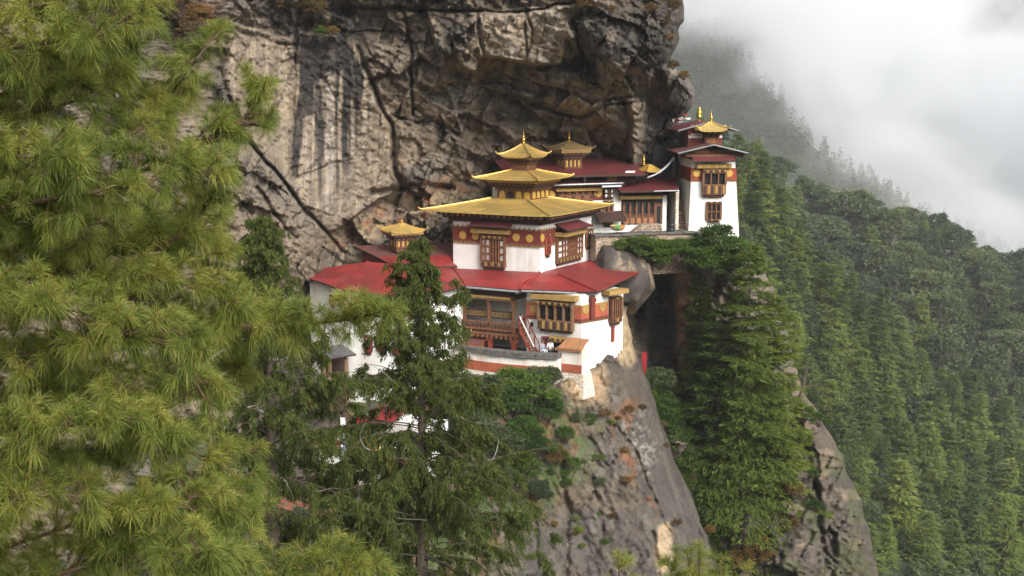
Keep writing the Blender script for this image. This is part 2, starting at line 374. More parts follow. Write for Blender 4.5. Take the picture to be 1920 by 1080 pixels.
edge = curve([(-70, 1268), (0, 1281), (40, 1279), (70, 1273), (100, 1258), (118, 1252), (128, 1262), (145, 1284), (165, 1297), (182, 1300), (200, 1296), (215, 1284), (228, 1272), (240, 1288), (300, 1302), (432, 1302), (446, 1390), (480, 1418), (530, 1444), (600, 1470), (680, 1490), (740, 1512), (790, 1542), (860, 1580), (920, 1606), (990, 1629), (1080, 1646), (1160, 1655)])
ys = np.concatenate([np.arange(-60, 470, 2.1), np.arange(470, 1150, 3.0)])
xa = np.concatenate([np.arange(-150, 430, 7.0), np.arange(430, 1180, 2.1)]); xb = np.linspace(0, 1, 110) ** .8
PY = np.repeat(ys[:, None], len(xa) + len(xb), 1); ed = edge(ys)[:, None]
jag = fbm(ys * .035, ys * 0, 5, 4)[:, None] * 7 * smooth(-70, 20, ys)[:, None]
PX = np.concatenate([np.repeat(xa[None, :], len(ys), 0), 1180 + (ed + jag - 1180) * xb[None, :]], 1)
D = base(PX, PY)
wx = PX + 6 * fbm(PX * .02, PY * .02, 40, 4); wy = PY + 6 * fbm(PX * .02, PY * .02, 50, 4)
plA = [(668, -90), (660, 12), (760, 15), (800, 20), (815, 80), (860, 125), (872, 133), (893, 132), (898, 106), (951, 110), (1004, 121), (1052, 120), (1062, 70), (1085, 95), (1112, 150), (1135, 155), (1160, 140), (1215, 122), (1275, 112), (1330, -90)]
plB = [(800, 20), (818, 90), (835, 158), (860, 150), (917, 162), (965, 179), (1023, 194), (1068, 213), (1090, 213), (1119, 203), (1147, 179), (1180, 181), (1215, 178), (1222, 130), (1330, -90), (668, -90)]
plC = [(430, 40), (545, 75), (553, 130), (560, 60), (640, 70), (673, 91), (711, 192), (735, 240), (738, 297), (752, 350), (630, 431), (611, 436), (575, 395), (540, 345), (490, 290), (455, 250), (435, 200), (420, 140)]
plD = [(330, 120), (415, 140), (455, 255), (490, 295), (540, 350), (611, 440), (640, 470), (560, 600), (330, 600)]
def plate(poly, dd, soft, tx=0, ty=0):
    global D
    m = poly_mask(wx, wy, poly, soft); c = np.mean(np.array(poly), 0); D = D - m * (dd + tx * (PX - c[0]) / 100 + ty * (PY - c[1]) / 100)
plate(plB, 1.5, 4); plate(plA, 1.6, 4, ty=.5); plate(plC, 1.5, 4); plate(plD, 1.8, 4)
plate([(893, 20), (985, 14), (985, 112), (951, 110), (898, 104)], .8, 4, .5); plate([(987, 14), (1070, 12), (1066, 100), (1050, 119), (1004, 121), (988, 110)], 1.0, 4, -.5)
plate([(1085, 40), (1180, 20), (1275, 10), (1262, 100), (1215, 122), (1160, 140), (1130, 150)], 1.6, 10, .2); plate([(1240, 130), (1266, 128), (1290, 150), (1300, 180), (1292, 210), (1266, 226), (1250, 200)], 2.0, 8)
plate([(840, 60), (890, 25), (893, 60), (880, 128), (862, 120)], 1.0, 4); plate([(1150, 60), (1215, 120), (1180, 160), (1135, 150), (1120, 100)], .8, 4, .8)
plate([(1172, 185), (1212, 182), (1208, 240), (1190, 312), (1172, 300), (1188, 240)], 2.0, 12)
plate([(755, 250), (800, 235), (860, 260), (872, 320), (840, 350), (770, 350), (742, 310)], 1.2, 5); plate([(770, 100), (830, 85), (840, 150), (812, 165), (776, 200)], 1.0, 5); plate([(930, 232), (1100, 240), (1120, 290), (1060, 300), (960, 270)], 1.2, 7)
plate([(700, 80), (768, 96), (774, 215), (780, 260), (745, 260), (715, 190), (680, 95)], .8, 4)
plate([(1262, 500), (1312, 490), (1318, 740), (1285, 750), (1268, 640)], 1.5, 6); plate([(1216, 480), (1256, 485), (1262, 640), (1250, 720), (1228, 660)], -1.2, 6)
CRACKS = [([(412, 130), (430, 190), (455, 252), (490, 292), (540, 347), (576, 397), (611, 438), (640, 470)], 1.7, 3.4), ([(481, 355), (510, 392), (540, 430), (558, 443)], .9, 3), ([(755, 14), (762, 50), (769, 96), (772, 150), (774, 215)], 1.5, 2.6),
          ([(660, 12), (760, 15), (830, 20), (900, 20), (985, 22), (1060, 10), (1085, 6)], 1.8, 2.6), ([(987, 20), (1000, 60), (985, 110)], .8, 2), ([(893, 20), (898, 60), (906, 105)], 1.4, 3), ([(836, 158), (850, 190), (860, 230), (868, 270), (874, 306), (885, 330)], -1.0, 5),
          ([(673, 91), (690, 140), (711, 192), (735, 240), (738, 297), (752, 352)], 1.6, 4), ([(520, 82), (545, 88), (558, 86)], 1, 3), ([(552, 60), (556, 130), (552, 220), (548, 330)], .5, 2), ([(640, 60), (700, 60), (752, 62)], .7, 2), ([(780, 230), (815, 225), (852, 250)], .8, 3),
          ([(960, 190), (1023, 205), (1090, 222), (1140, 200), (1200, 190)], 1.2, 3), ([(1071, 40), (1092, 95), (1118, 150)], 2.4, 5), ([(900, 150), (960, 160), (1010, 180)], 1, 3), ([(945, 300), (985, 268), (1050, 262)], 1.2, 4), ([(1105, 250), (1130, 290), (1180, 310)], 1.4, 5),
          ([(556, 335), (590, 320), (640, 300)], .6, 2), ([(600, 140), (640, 200), (700, 210)], .4, 2), ([(700, 360), (760, 352), (800, 345), (850, 352)], 1.5, 5), ([(1500, 790), (1515, 860), (1540, 950), (1545, 1060)], 1.3, 5), ([(1590, 960), (1570, 1000), (1560, 1080)], 1.0, 4), ([(1330, 960), (1350, 1080)], 1.2, 5)]
for pl, dep, wd in CRACKS: D = D + dep * np.exp(-(seg_dist(wx, wy, pl) / wd) ** 2)
ang = .5; rx, ry = wx * math.cos(ang) + wy * math.sin(ang), -wx * math.sin(ang) + wy * math.cos(ang)
f1, b1 = facets(rx / 110, ry / 58, 3); rx2, ry2 = wx * math.cos(-1.15) + wy * math.sin(-1.15), -wx * math.sin(-1.15) + wy * math.cos(-1.15); f2, b2 = facets(rx2 / 56 + 5, ry2 / 24, 13); f3, b3 = facets(rx / 24, ry / 11 + 3, 23); f4, b4 = facets(rx2 / 10, ry2 / 6, 29)
calm = np.maximum(poly_mask(PX, PY, plC, 30) * .88, poly_mask(PX, PY, [(893, 24), (1066, 16), (1060, 112), (1000, 118), (898, 104)], 16) * .55); k1 = 1 - calm
D = D - .16 * f4 - (1.7 * f1 + 1.15 * f2) * k1 - (.22 * f2 * calm) - .45 * f3 * (1 - .7 * calm) + .35 * np.exp(-(b1 / .022) ** 2) * k1 + .16 * np.exp(-(b2 / .03) ** 2) * k1
D = D - .5 * (ridged(PX * .012, PY * .016, 61, 4) - .5) - .16 * fbm(PX * .09, PY * .09, 71, 3) - .10 * fbm(PX * .3, PY * .3, 75, 2)
tt = np.clip((PX - (ed + jag - 46)) / 46, 0, 1); D = D + 9 * (1 - np.sqrt(1 - np.clip(tt, 0, .999) ** 2))
# stone colours: bands, lichen, water stains, rust, blackened recesses, light painted on the blocks
def nz(a, b, s, o=4): return fbm(PX * a, PY * b, s, o)
c = mixn(smooth(-.25, .3, nz(.008, .011, 101)), TAN, GREY); c = mixn(smooth(.0, .45, nz(.02, .03, 111)) * .75, c, BROWN); c = mixn(smooth(.1, .5, nz(.05, .008, 121)) * .5, c, LTAN)
st = nz(.16, .006, 131, 3)
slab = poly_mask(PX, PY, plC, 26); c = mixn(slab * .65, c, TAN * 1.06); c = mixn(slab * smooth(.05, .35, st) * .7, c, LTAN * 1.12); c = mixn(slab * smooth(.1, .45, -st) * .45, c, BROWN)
lit = poly_mask(wx, wy, [(895, 24), (985, 16), (1070, 14), (1064, 100), (1050, 119), (951, 110), (898, 104)], 8); c = mixn(lit * .7, c, LTAN); c = mixn(lit * smooth(.1, .4, nz(.06, .02, 141)) * .5, c, (.40, .36, .31))  # light on the hanging blocks put into the stone colour as paler tan
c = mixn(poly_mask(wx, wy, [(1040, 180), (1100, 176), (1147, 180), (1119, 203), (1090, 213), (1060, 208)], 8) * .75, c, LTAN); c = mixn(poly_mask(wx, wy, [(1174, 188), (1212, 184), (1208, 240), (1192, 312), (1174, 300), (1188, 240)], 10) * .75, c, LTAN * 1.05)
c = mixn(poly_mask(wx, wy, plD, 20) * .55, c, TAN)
def blotch(poly, soft, col=BLACK, k=.95, rag=18):
    global c
    X = PX + rag * fbm(PX * .08, PY * .015, 151, 4); Y = PY + rag * 1.6 * fbm(PX * .12, PY * .02, 161, 4); c = mixn(poly_mask(X, Y, poly, soft) * k * (.9 + .4 * nz(.1, .03, 171, 3)), c, col)
band = poly_mask(PX, PY, [(580, 110), (680, 100), (690, 190), (660, 300), (610, 400), (585, 320)], 40); s2 = fbm(PX * .13, PY * .004, 181, 3); c = mixn(band * smooth(.10, .24, s2) * .95, c, BLACK * 1.3); c = mixn(band * smooth(.16, .3, -s2) * .5, c, (.34, .31, .28))
blotch([(556, 62), (600, 70), (652, 62), (668, 104), (640, 132), (612, 138), (594, 144), (590, 212), (566, 224), (561, 330), (547, 332), (552, 220), (560, 150)], 5, BLACK, 1.1, 8)
blotch([(655, 95), (675, 100), (685, 150), (668, 200), (658, 190)], 6); blotch([(1066, 24), (1150, 8), (1290, -20), (1290, 100), (1262, 112), (1210, 120), (1165, 118), (1130, 110), (1095, 70)], 22, (.045, .040, .036), .92, 16)
blotch([(1085, 60), (1110, 95), (1125, 150), (1100, 160), (1075, 130)], 8, BLACK, .9); blotch([(1170, 60), (1255, 60), (1250, 120), (1240, 170), (1225, 150), (1190, 120)], 16, (.035, .032, .030), .9); blotch([(1245, 132), (1300, 140), (1300, 215), (1262, 215)], 14, (.06, .055, .05), .85)
blotch([(1212, 190), (1290, 200), (1300, 345), (1205, 345), (1215, 260)], 14, BLACK * 1.2, .95); blotch([(822, 22), (892, 26), (880, 60), (858, 120), (828, 90)], 8, BLACK * 1.5, .85); blotch([(740, 0), (830, 0), (830, 16), (700, 12)], 8, BLACK * 1.6, .85); blotch([(620, 10), (668, 10), (660, 60), (630, 60)], 7, BLACK * 1.6, .85)  # first one blackens the recess under the nose, the rest are dark patches
blotch([(430, -60), (1290, -60), (1290, -8), (1060, 2), (760, 8), (660, 8), (600, 50), (480, 30)], 22, (.06, .052, .046), .8, 22); blotch([(380, 100), (420, 110), (440, 200), (430, 260), (400, 240)], 14, (.06, .055, .05), .7)
blotch([(1195, 450), (1270, 470), (1266, 640), (1290, 700), (1260, 760), (1220, 700), (1190, 620)], 16, BLACK * 2.0, .8); c = mixn(poly_mask(wx, wy, [(1268, 495), (1312, 490), (1318, 740), (1285, 750), (1272, 640)], 8) * .8, c, (.26, .155, .09)); blotch([(700, 60), (755, 66), (768, 200), (745, 215), (715, 160)], 20, BROWN * .8, .5)  # brown-black laid over the cave recess, brown on its pillar
blotch([(855, 190), (960, 215), (1040, 222), (1060, 240), (960, 245), (900, 300), (870, 290)], 24, BROWN * .8, .5)
pat = smooth(.12, .36, nz(.035, .05, 191)); rust = poly_mask(wx, wy, [(600, 448), (640, 424), (760, 352), (880, 322), (915, 345), (820, 395), (700, 450), (640, 470)], 22); c = mixn(rust * (.25 + .75 * pat) * .75, c, ORANGE); c = mixn(rust * smooth(.1, .3, nz(.09, .09, 201)) * .6, c, (.30, .25, .15))
moss = poly_mask(wx, wy, [(1080, -20), (1280, -20), (1278, 60), (1260, 90), (1240, 60), (1120, 25)], 24) * smooth(.08, .32, nz(.05, .05, 211)) * smooth(0, .3, nz(.015, .02, 212) + .2); c = mixn(moss * .8, c, (.105, .088, .035))
soil = poly_mask(wx, wy, [(290, -10), (420, 5), (400, 60), (320, 80)], 20); c = mixn(soil * .6, c, (.13, .05, .03))
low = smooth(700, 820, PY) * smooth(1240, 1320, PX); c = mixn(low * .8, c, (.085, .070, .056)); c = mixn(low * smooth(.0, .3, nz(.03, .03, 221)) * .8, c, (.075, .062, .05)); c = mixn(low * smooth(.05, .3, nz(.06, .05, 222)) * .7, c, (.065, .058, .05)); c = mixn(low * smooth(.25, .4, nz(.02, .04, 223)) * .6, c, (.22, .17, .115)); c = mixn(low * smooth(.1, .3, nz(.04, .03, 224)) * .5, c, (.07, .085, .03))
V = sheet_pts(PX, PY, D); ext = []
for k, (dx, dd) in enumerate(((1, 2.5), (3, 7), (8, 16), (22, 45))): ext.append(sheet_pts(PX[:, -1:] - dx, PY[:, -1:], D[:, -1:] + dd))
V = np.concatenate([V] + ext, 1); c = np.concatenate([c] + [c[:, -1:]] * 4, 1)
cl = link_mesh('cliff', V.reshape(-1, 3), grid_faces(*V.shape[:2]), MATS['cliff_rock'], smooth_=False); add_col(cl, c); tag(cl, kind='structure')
# ---------------- buttress under the lower house, running down left to the yard
base = rbf([(1172, 580, 108.5), (1168, 610, 107.3), (1150, 660, 105.6), (1120, 700, 103.2), (1080, 722, 101.2), (1040, 735, 100.7), (960, 735, 100.6), (880, 735, 100.6), (800, 740, 100.8), (1172, 690, 105.3), (1190, 690, 107.5), (1140, 760, 103), (1180, 790, 102.8), (1215, 800, 106.5), (1220, 880, 101.2), (1262, 900, 105.5), (1270, 1010, 98.6), (1320, 1020, 103.5), (1290, 1100, 97.5), (1350, 1110, 102.5),
            (1100, 850, 100), (1000, 850, 98), (1100, 1000, 95.8), (1000, 1000, 93), (900, 850, 96), (900, 1000, 91), (1100, 1120, 92.5), (900, 1120, 87), (800, 820, 99.5), (800, 910, 93.5), (800, 1000, 87), (640, 760, 104), (640, 860, 99.5), (640, 930, 90), (640, 1000, 82), (500, 800, 104), (500, 900, 92), (500, 1000, 80.5), (350, 900, 92), (350, 1000, 79.5), (640, 1120, 77), (350, 1120, 75), (300, 780, 103)])
edge = curve([(570, 1180), (590, 1176), (640, 1187), (680, 1200), (720, 1216), (790, 1240), (850, 1261), (940, 1300), (1000, 1322), (1060, 1344), (1130, 1368)])
ys = np.arange(574, 1126, 2.6); xa = np.concatenate([np.arange(300, 880, 6.0), np.arange(880, 1130, 2.6)]); xb = np.linspace(0, 1, 60)
PY = np.repeat(ys[:, None], len(xa) + len(xb), 1); ed = edge(ys)[:, None] + fbm(ys * .04, ys * 0, 15, 4)[:, None] * 5
PX = np.concatenate([np.repeat(xa[None, :], len(ys), 0), 1130 + (ed - 1130) * xb[None, :]], 1)
# above the rock's upper line the sheet tucks back under the buildings
topl = curve([(300, 770), (640, 770), (870, 742), (1040, 732), (1080, 716), (1110, 704), (1132, 686), (1150, 655), (1160, 620), (1165, 580), (1180, 570), (1380, 570)])
tp = topl(PX); PYc = np.maximum(PY, tp - 6); D = base(PX, PYc) + np.clip(tp - 6 - PY, 0, 999) * .12 * smooth(1150, 1120, PX)
wx = PX + 8 * fbm(PX * .025, PY * .025, 340, 3); wy = PY + 8 * fbm(PX * .025, PY * .025, 350, 3)
f1, b1 = facets(wx / 60 + wy / 150, wy / 85, 33); f2, b2 = facets(wx / 24, wy / 30, 43)
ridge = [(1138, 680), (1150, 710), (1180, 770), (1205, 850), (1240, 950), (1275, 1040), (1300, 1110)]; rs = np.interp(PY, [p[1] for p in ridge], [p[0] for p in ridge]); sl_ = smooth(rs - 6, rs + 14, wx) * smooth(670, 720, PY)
q1 = (PX * .86 - PY * .5); q2 = (PX * .5 + PY * .86)
D = D - (.30 * f1 + .22 * f2) * (1 - .85 * sl_) - (1.1 * (ridged(q1 * .028, q2 * .008, 361, 4) - .5) + .5 * (ridged(q1 * .08, q2 * .03, 366, 3) - .5) + .34 * fbm(PX * .12, PY * .12, 371, 4)) * (1 - .75 * sl_)
for pl, dep, wd in (([(1160, 800), (1190, 850), (1230, 930), (1255, 1000)], .8, 4), ([(1000, 960), (1010, 1060)], .6, 5), ([(1050, 860), (1066, 960), (1060, 1080)], .7, 5), ([(1225, 1000), (1240, 1060)], 1.0, 5), ([(1110, 900), (1130, 1000)], .6, 4)): D = D + dep * np.exp(-(seg_dist(wx, wy, pl) / wd) ** 2)
tt = np.clip((PX - (ed - 14)) / 14, 0, 1); D = D + 3 * (1 - np.sqrt(1 - np.clip(tt, 0, .999) ** 2))
c = mixn(smooth(-.2, .3, nz(.012, .014, 401)), GREY * .72, TAN * .66); c = mixn(smooth(-.1, .3, nz(.03, .025, 411)) * .8, c, (.075, .062, .05)); c = mixn(smooth(.15, .4, nz(.07, .06, 421)) * .5, c, (.16, .14, .115)); c = mixn(smooth(.1, .35, nz(.05, .012, 425)) * .6, c, (.07, .06, .055))
c = mixn(poly_mask(wx, wy, [(1060, 715), (1105, 700), (1130, 690), (1140, 720), (1135, 755), (1070, 760)], 22), c, (.33, .235, .14)); c = mixn(poly_mask(wx, wy, [(1148, 640), (1160, 585), (1180, 580), (1196, 680), (1180, 690), (1160, 680)], 10) * .95, c, (.36, .27, .165))
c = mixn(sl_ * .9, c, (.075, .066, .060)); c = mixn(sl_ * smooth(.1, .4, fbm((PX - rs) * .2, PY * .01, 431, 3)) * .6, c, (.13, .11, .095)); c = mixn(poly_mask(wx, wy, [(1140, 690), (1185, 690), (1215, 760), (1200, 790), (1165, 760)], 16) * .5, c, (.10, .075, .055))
c = mixn(poly_mask(wx, wy, [(1170, 785), (1200, 785), (1225, 850), (1215, 890), (1185, 860)], 40) * smooth(.0, .2, nz(.16, .16, 441)) * .6, c, (.33, .31, .28))
rust = poly_mask(wx, wy, [(1150, 745), (1190, 750), (1200, 790), (1170, 830), (1215, 900), (1245, 960), (1225, 975), (1170, 880), (1145, 800)], 16) * smooth(-.1, .25, nz(.05, .05, 451)); c = mixn(rust * .75, c, (.19, .085, .04))
grn = poly_mask(wx, wy, [(860, 735), (1040, 745), (1120, 800), (1090, 900), (1010, 960), (900, 1120), (300, 1120), (300, 760)], 60); c = mixn(grn * smooth(-.25, .15, nz(.03, .03, 461)) * .85, c, (.055, .085, .022)); c = mixn(grn * smooth(.15, .35, nz(.04, .04, 471)) * .7, c, (.13, .075, .04))
c = mixn(poly_mask(wx, wy, [(480, 915), (650, 920), (660, 985), (480, 985)], 14), c, (.155, .085, .055)); c = mixn(poly_mask(wx, wy, [(1236, 985), (1256, 980), (1262, 1060), (1240, 1080), (1232, 1030)], 8) * .8, c, (.42, .32, .2))
V = sheet_pts(PX, PY, D); V = np.concatenate([V] + [sheet_pts(PX[:, -1:] - dx, PY[:, -1:], D[:, -1:] + dd) for dx, dd in ((1, 1.5), (4, 5), (12, 12))], 1); c = np.concatenate([c] + [c[:, -1:]] * 3, 1)
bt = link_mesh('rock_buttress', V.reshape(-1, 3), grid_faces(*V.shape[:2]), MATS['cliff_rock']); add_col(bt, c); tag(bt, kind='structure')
# ---------------- granite boulder beside the temple
def boulder(name, ctr, r, seed, col, label, cut=(), n=70):
    th, ph = np.meshgrid(np.linspace(0, 2 * np.pi, n, endpoint=False), np.linspace(.02, np.pi - .02, n // 2)); d = np.stack([np.cos(th) * np.sin(ph), np.sin(th) * np.sin(ph), np.cos(ph)], -1)
    s = np.ones(th.shape)
    for nx, k in cut: nx = np.array(nx, float) / np.linalg.norm(nx); q = (d * nx).sum(-1); s = np.minimum(s, np.where(q > 1e-3, k / np.maximum(q, 1e-3), 9))
    s = s * (1 + .05 * fbm(d[..., 0] * 3 + 5 + d[..., 2], d[..., 1] * 3 + d[..., 2] * 2, seed, 4) + .02 * fbm(d[..., 0] * 14 + 5, d[..., 1] * 14 + d[..., 2] * 9, seed + 7, 3))
    v = d * s[..., None] * np.array(r) + np.array(ctr); i = np.arange(th.size).reshape(th.shape); j = np.roll(i, -1, 1); f = np.stack([i[1:], j[1:], j[:-1], i[:-1]], -1).reshape(-1, 4)
    o = link_mesh(name, v.reshape(-1, 3), f, MATS['cliff_rock'], base=ctr, smooth_=True)
    cc = mixn(smooth(-.2, .3, fbm(d[..., 0] * 2 + 3, d[..., 2] * 2, seed + 3, 4)), np.array(col), np.array(col) * .6); cc = mixn(smooth(.1, .35, fbm(d[..., 0] * 5 + 9, d[..., 2] * 2, seed + 5, 4)) * .6, cc, (.30, .23, .15)); add_col(o, cc)
    if label: tag(o, label, 'boulder')
    return o
boulder('boulder', P(1160, 525, 114.6), (3.3, 3.4, 3.3), 5, (.095, .084, .072), 'huge rounded grey boulder jutting out beside the temple corner above the red roof', [((.36, -.35, .87), .66), ((.97, -.25, .12), .84), ((.75, -.35, -.55), .80), ((-.1, -1, -.1), .8), ((-.9, -.2, .4), .75), ((.1, -.5, -.85), .8)])
# ---------------- forested hills
def leaf_ground(name, c1, c2):
    m, t, p, o = new_mat(name); v = coords(t); n = noise(t, v, .05, 6, .7); c_ = mixc(t, rng(t, n, .4, .62), c1, c2); t.links.new(c_, p.inputs['Base Color']); p.inputs['Roughness'].default_value = 1; bump(t, p, noise(t, v, .25, 5, .7), 1, 2.5); MATS[name] = m
leaf_ground('forest_floor', (.022, .034, .012), (.045, .058, .02))
def hill(name, top, f, xs, ybot, amp, seed, roll=60, drop=30):
    ty = top(xs); r = np.linspace(0, 1, 90)[:, None]; PY = ty[None, :] + (ybot - ty[None, :]) * r; PX = np.repeat(xs[None, :], 90, 0); Dh = f(PX, PY)
    V = sheet_pts(PX, PY, Dh); V[..., 2] += amp * fbm(V[..., 0] * .03, V[..., 1] * .03, seed, 4) * np.minimum(1, r * 6)
    bk = [V[:1] + np.array((0, roll * k, -drop * k * k)) for k in (1.0, .5)]; V = np.concatenate(bk + [V], 0)
    o = link_mesh(name, V.reshape(-1, 3), grid_faces(*V.shape[:2]), MATS['forest_floor'], smooth_=True); tag(o, kind='structure'); return o
topN = curve([(1280, 280), (1350, 300), (1400, 330), (1450, 420), (1500, 490), (1560, 560), (1620, 620), (1700, 710), (1800, 800), (1920, 900), (2010, 970)])
depN = rbf([(1280, 300, 330), (1400, 340, 325), (1500, 500, 322), (1700, 720, 325), (1920, 910, 330), (1300, 700, 275), (1500, 850, 268), (1700, 900, 280), (1400, 1100, 225), (1700, 1100, 235), (2010, 1150, 250)])
hill('near_hillside', topN, depN, np.linspace(1270, 2010, 100), 1180, 4, 500)
topB = curve([(1240, 250), (1330, 290), (1400, 335), (1480, 390), (1560, 430), (1640, 455), (1700, 470), (1750, 485), (1800, 520), (1850, 530), (1920, 565), (2020, 620)])
depB = rbf([(1250, 260, 520), (1400, 345, 515), (1600, 445, 505), (1800, 520, 500), (2000, 600, 500), (1350, 600, 400), (1600, 700, 395), (1800, 800, 385), (2000, 900, 390), (1700, 600, 440), (1500, 1000, 340), (2000, 1100, 345)])
hill('back_hillside', topB, depB, np.linspace(1230, 2020, 100), 1050, 5, 520)
topF = curve([(1200, -20), (1290, 40), (1340, 75), (1400, 125), (1450, 180), (1500, 250), (1550, 300), (1600, 335), (1660, 365), (1720, 415), (1780, 430), (1850, 465), (1930, 500), (2050, 560)])
depF = rbf([(1200, 0, 860), (1500, 250, 840), (1800, 440, 830), (2050, 560, 830), (1200, 400, 680), (1500, 500, 670), (2000, 700, 670)])
hill('far_hillside', topF, depF, np.linspace(1190, 2060, 80), 760, 8, 540, 80, 50)
topM = curve([(1240, -40), (1400, -10), (1600, -60), (1750, -120), (2100, -160)]); depM = rbf([(1240, -40, 1150), (1700, -100, 1180), (2100, -160, 1160), (1240, 400, 1000), (2100, 500, 1000), (1700, 300, 1020)])
hill('mountain', topM, depM, np.linspace(1150, 2120, 60), 620, 14, 560, 120, 90)
# the ground: one sheet from under the viewpoint down into the gorge and out to the horizon
gx = np.concatenate([np.linspace(-605, -200, 8), np.linspace(-160, 200, 60), np.linspace(230, 605, 8)]); gy = np.concatenate([np.linspace(-305, -20, 6), np.linspace(-10, 130, 60), np.linspace(150, 645, 16)])
X, Y = np.meshgrid(gx, gy); Z = -2.2 - .44 * np.clip(Y, -4, 90) - .30 * np.clip(X, 0, 160) - 1.5 * smooth(80, 130, Y) * 90; Z = np.maximum(Z + 1.2 * fbm(X * .05, Y * .05, 600, 4), -230); Z = np.where(Y < -4, -2.2 + 1.76 + np.clip(-Y - 4, 0, 300) * .3, Z)
o = link_mesh('ground', np.stack([X, Y, Z], -1).reshape(-1, 3), grid_faces(len(gy), len(gx))[:, ::-1].copy(), MATS['forest_floor'], smooth_=True); tag(o, kind='structure')
# ================================================================== BUILDINGS
A1 = math.radians(28.4)
E1 = np.array((-math.cos(A1), math.sin(A1))); E2 = np.array((math.sin(A1), math.cos(A1)))
CT = P(1013, 513, 108.0)                      # near corner of the golden temple
FL = Face(CT, E1, -E2); FR = Face(CT, E2, -E1)
AG = np.array((math.sin(math.radians(72)), math.cos(math.radians(72)))); NG = np.array((AG[1], -AG[0]))   # back gallery direction

def dentils(mb, F, u0, u1, z, h, off, d=.1, pitch=.28, mi=0, mi2=1):
    n = max(1, int(abs(u1 - u0) / pitch)); w_ = (u1 - u0) / n
    for i in range(n): mb.box(F, u0 + i * w_ + w_ * .2, u0 + (i + 1) * w_ - w_ * .2, off, off + d, z, z + h, mi2 if i % 2 else mi)
def arch(mb, F, u0, u1, z0, z1, off, th=.04, mi=0):
    w_ = u1 - u0; c = (u0 + u1) / 2; r = w_ / 2; zs = max(z0, z1 - r * 1.1)
    pr = [(u0, z0), (u1, z0)] + [(c + r * math.cos(t), zs + (z1 - zs) * math.sin(t) ** .8) for t in [i * math.pi / 8 for i in range(9)]]
    n = len(pr); vs = [F.pt(a, o, b) for o in (off, off + th) for a, b in pr]
    mb.add(vs, [tuple(range(n)), tuple(range(n, 2 * n))] + [(i, (i + 1) % n, n + (i + 1) % n, n + i) for i in range(n)], mi)
def rabsel(par, F, rect, cols, rows, d=.4, sill=.18, head=.14, wood='carved', pane='white_trim', taper=0.0):
    """projecting carved window: cols is a list of (weight, kind) - w white pane, d dark arch, l lattice"""
    u0, u1, z0, z1 = rect; H = z1 - z0; zs = z0 + H * sill; zh = z1 - H * head
    fr = MB(); fr.box(F, u0, u1, -.12, d * .45, z0, z1, 1)                       # backing
    fr.box(F, u0 - .03, u1 + .03, -.1, d, z0, zs, 0)                             # sill panel
    fr.box(F, u0 + .1, u1 - .1, -.1, d * .7, z0 - .22, z0 - .002, 1)               # corbel below
    n = int((u1 - u0) / .3)
    for i in range(n):
        a = u0 + (i + .2) * (u1 - u0) / n; fr.box(F, a, a + .17, d + .002, d + .06, z0 + .08, zs - .1, 2 if i % 2 else 1)
    fr.box(F, u0 - .05, u1 + .05, -.1, d + .05, zh, z1, 0)
    dentils(fr, F, u0 - .05, u1 + .05, zh + .1, max(.1, (z1 - zh) * .5), d + .052, .1, .24, 1, 2)
    W_ = sum(c[0] for c in cols); x = u0; xs = [u0]
    for c in cols: x += (u1 - u0) * c[0] / W_; xs.append(x)
    for i, q in enumerate(xs):
        m_ = .055 if 0 < i < len(xs) - 1 else .09
        fr.box(F, q - m_, q + m_, d * .45 + .001, d, zs + .001, zh - .001, 0)
    rh = (zh - zs) / rows
    for j in range(1, rows):
        for i in range(len(cols)): fr.box(F, xs[i] + .095, xs[i + 1] - .095, d * .45 + .001, d - .04, zs + j * rh - .06, zs + j * rh + .06, 0)
    wn = fr.build('window', M(wood, 'dark_wood', 'ochre'), par)
    wp = MB(); dp = MB()
    for i, c in enumerate(cols):
        for j in range(rows):
            a, b, lo, hi = xs[i] + .1, xs[i + 1] - .1, zs + j * rh + .1, zs + (j + 1) * rh - .1
            if c[1] == 'w':
                wp.box(F, a, b, d * .45 + .002, d * .6, lo, hi)
            elif c[1] == 'd': arch(dp, F, a, b, lo - .02, hi + .02, d * .45 + .002, .05)
            else:
                dp.box(F, a, b, d * .45 + .002, d * .45 + .03, lo, hi)
                k = 0; q = a + .08
                while q < b - .04:
                    fr2 = wp if pane == 'lat' else None
                    q += .2
    if wp.f: wp.build('pane', M(pane), wn)
    if dp.f: dp.build('dark_pane', M('pane_dark'), wn)
    for i, c in enumerate(cols):
        if c[1] == 'l':
            lt = MB(); a, b = xs[i] + .1, xs[i + 1] - .1; q = a
            while q < b: lt.box(F, q, min(q + .09, b), d * .45 + .032, d * .75, zs + .05, zh - .05); q += .21
            if lt.f: lt.build('lattice', M(wood), wn)
    return wn
def finial(par, c, h, name='finial', mat_='gold_leaf', n=12):
    r = h
    pr = [(.20, 0), (.22, .03), (.10, .07), (.09, .12), (.17, .15), (.19, .20), (.12, .24), (.06, .26), (.12, .29), (.13, .33), (.15, .46), (.09, .52), (.05, .56), (.08, .58), (.08, .61),
          (.045, .64), (.06, .72), (.035, .78), (.045, .80), (.02, .84), (.03, .90), (.008, 1.0)]
    mb = MB(); mb.lathe(c, [(a * h * .8, b * h) for a, b in pr], n); return mb.build(name, M(mat_), par, smooth_=True)
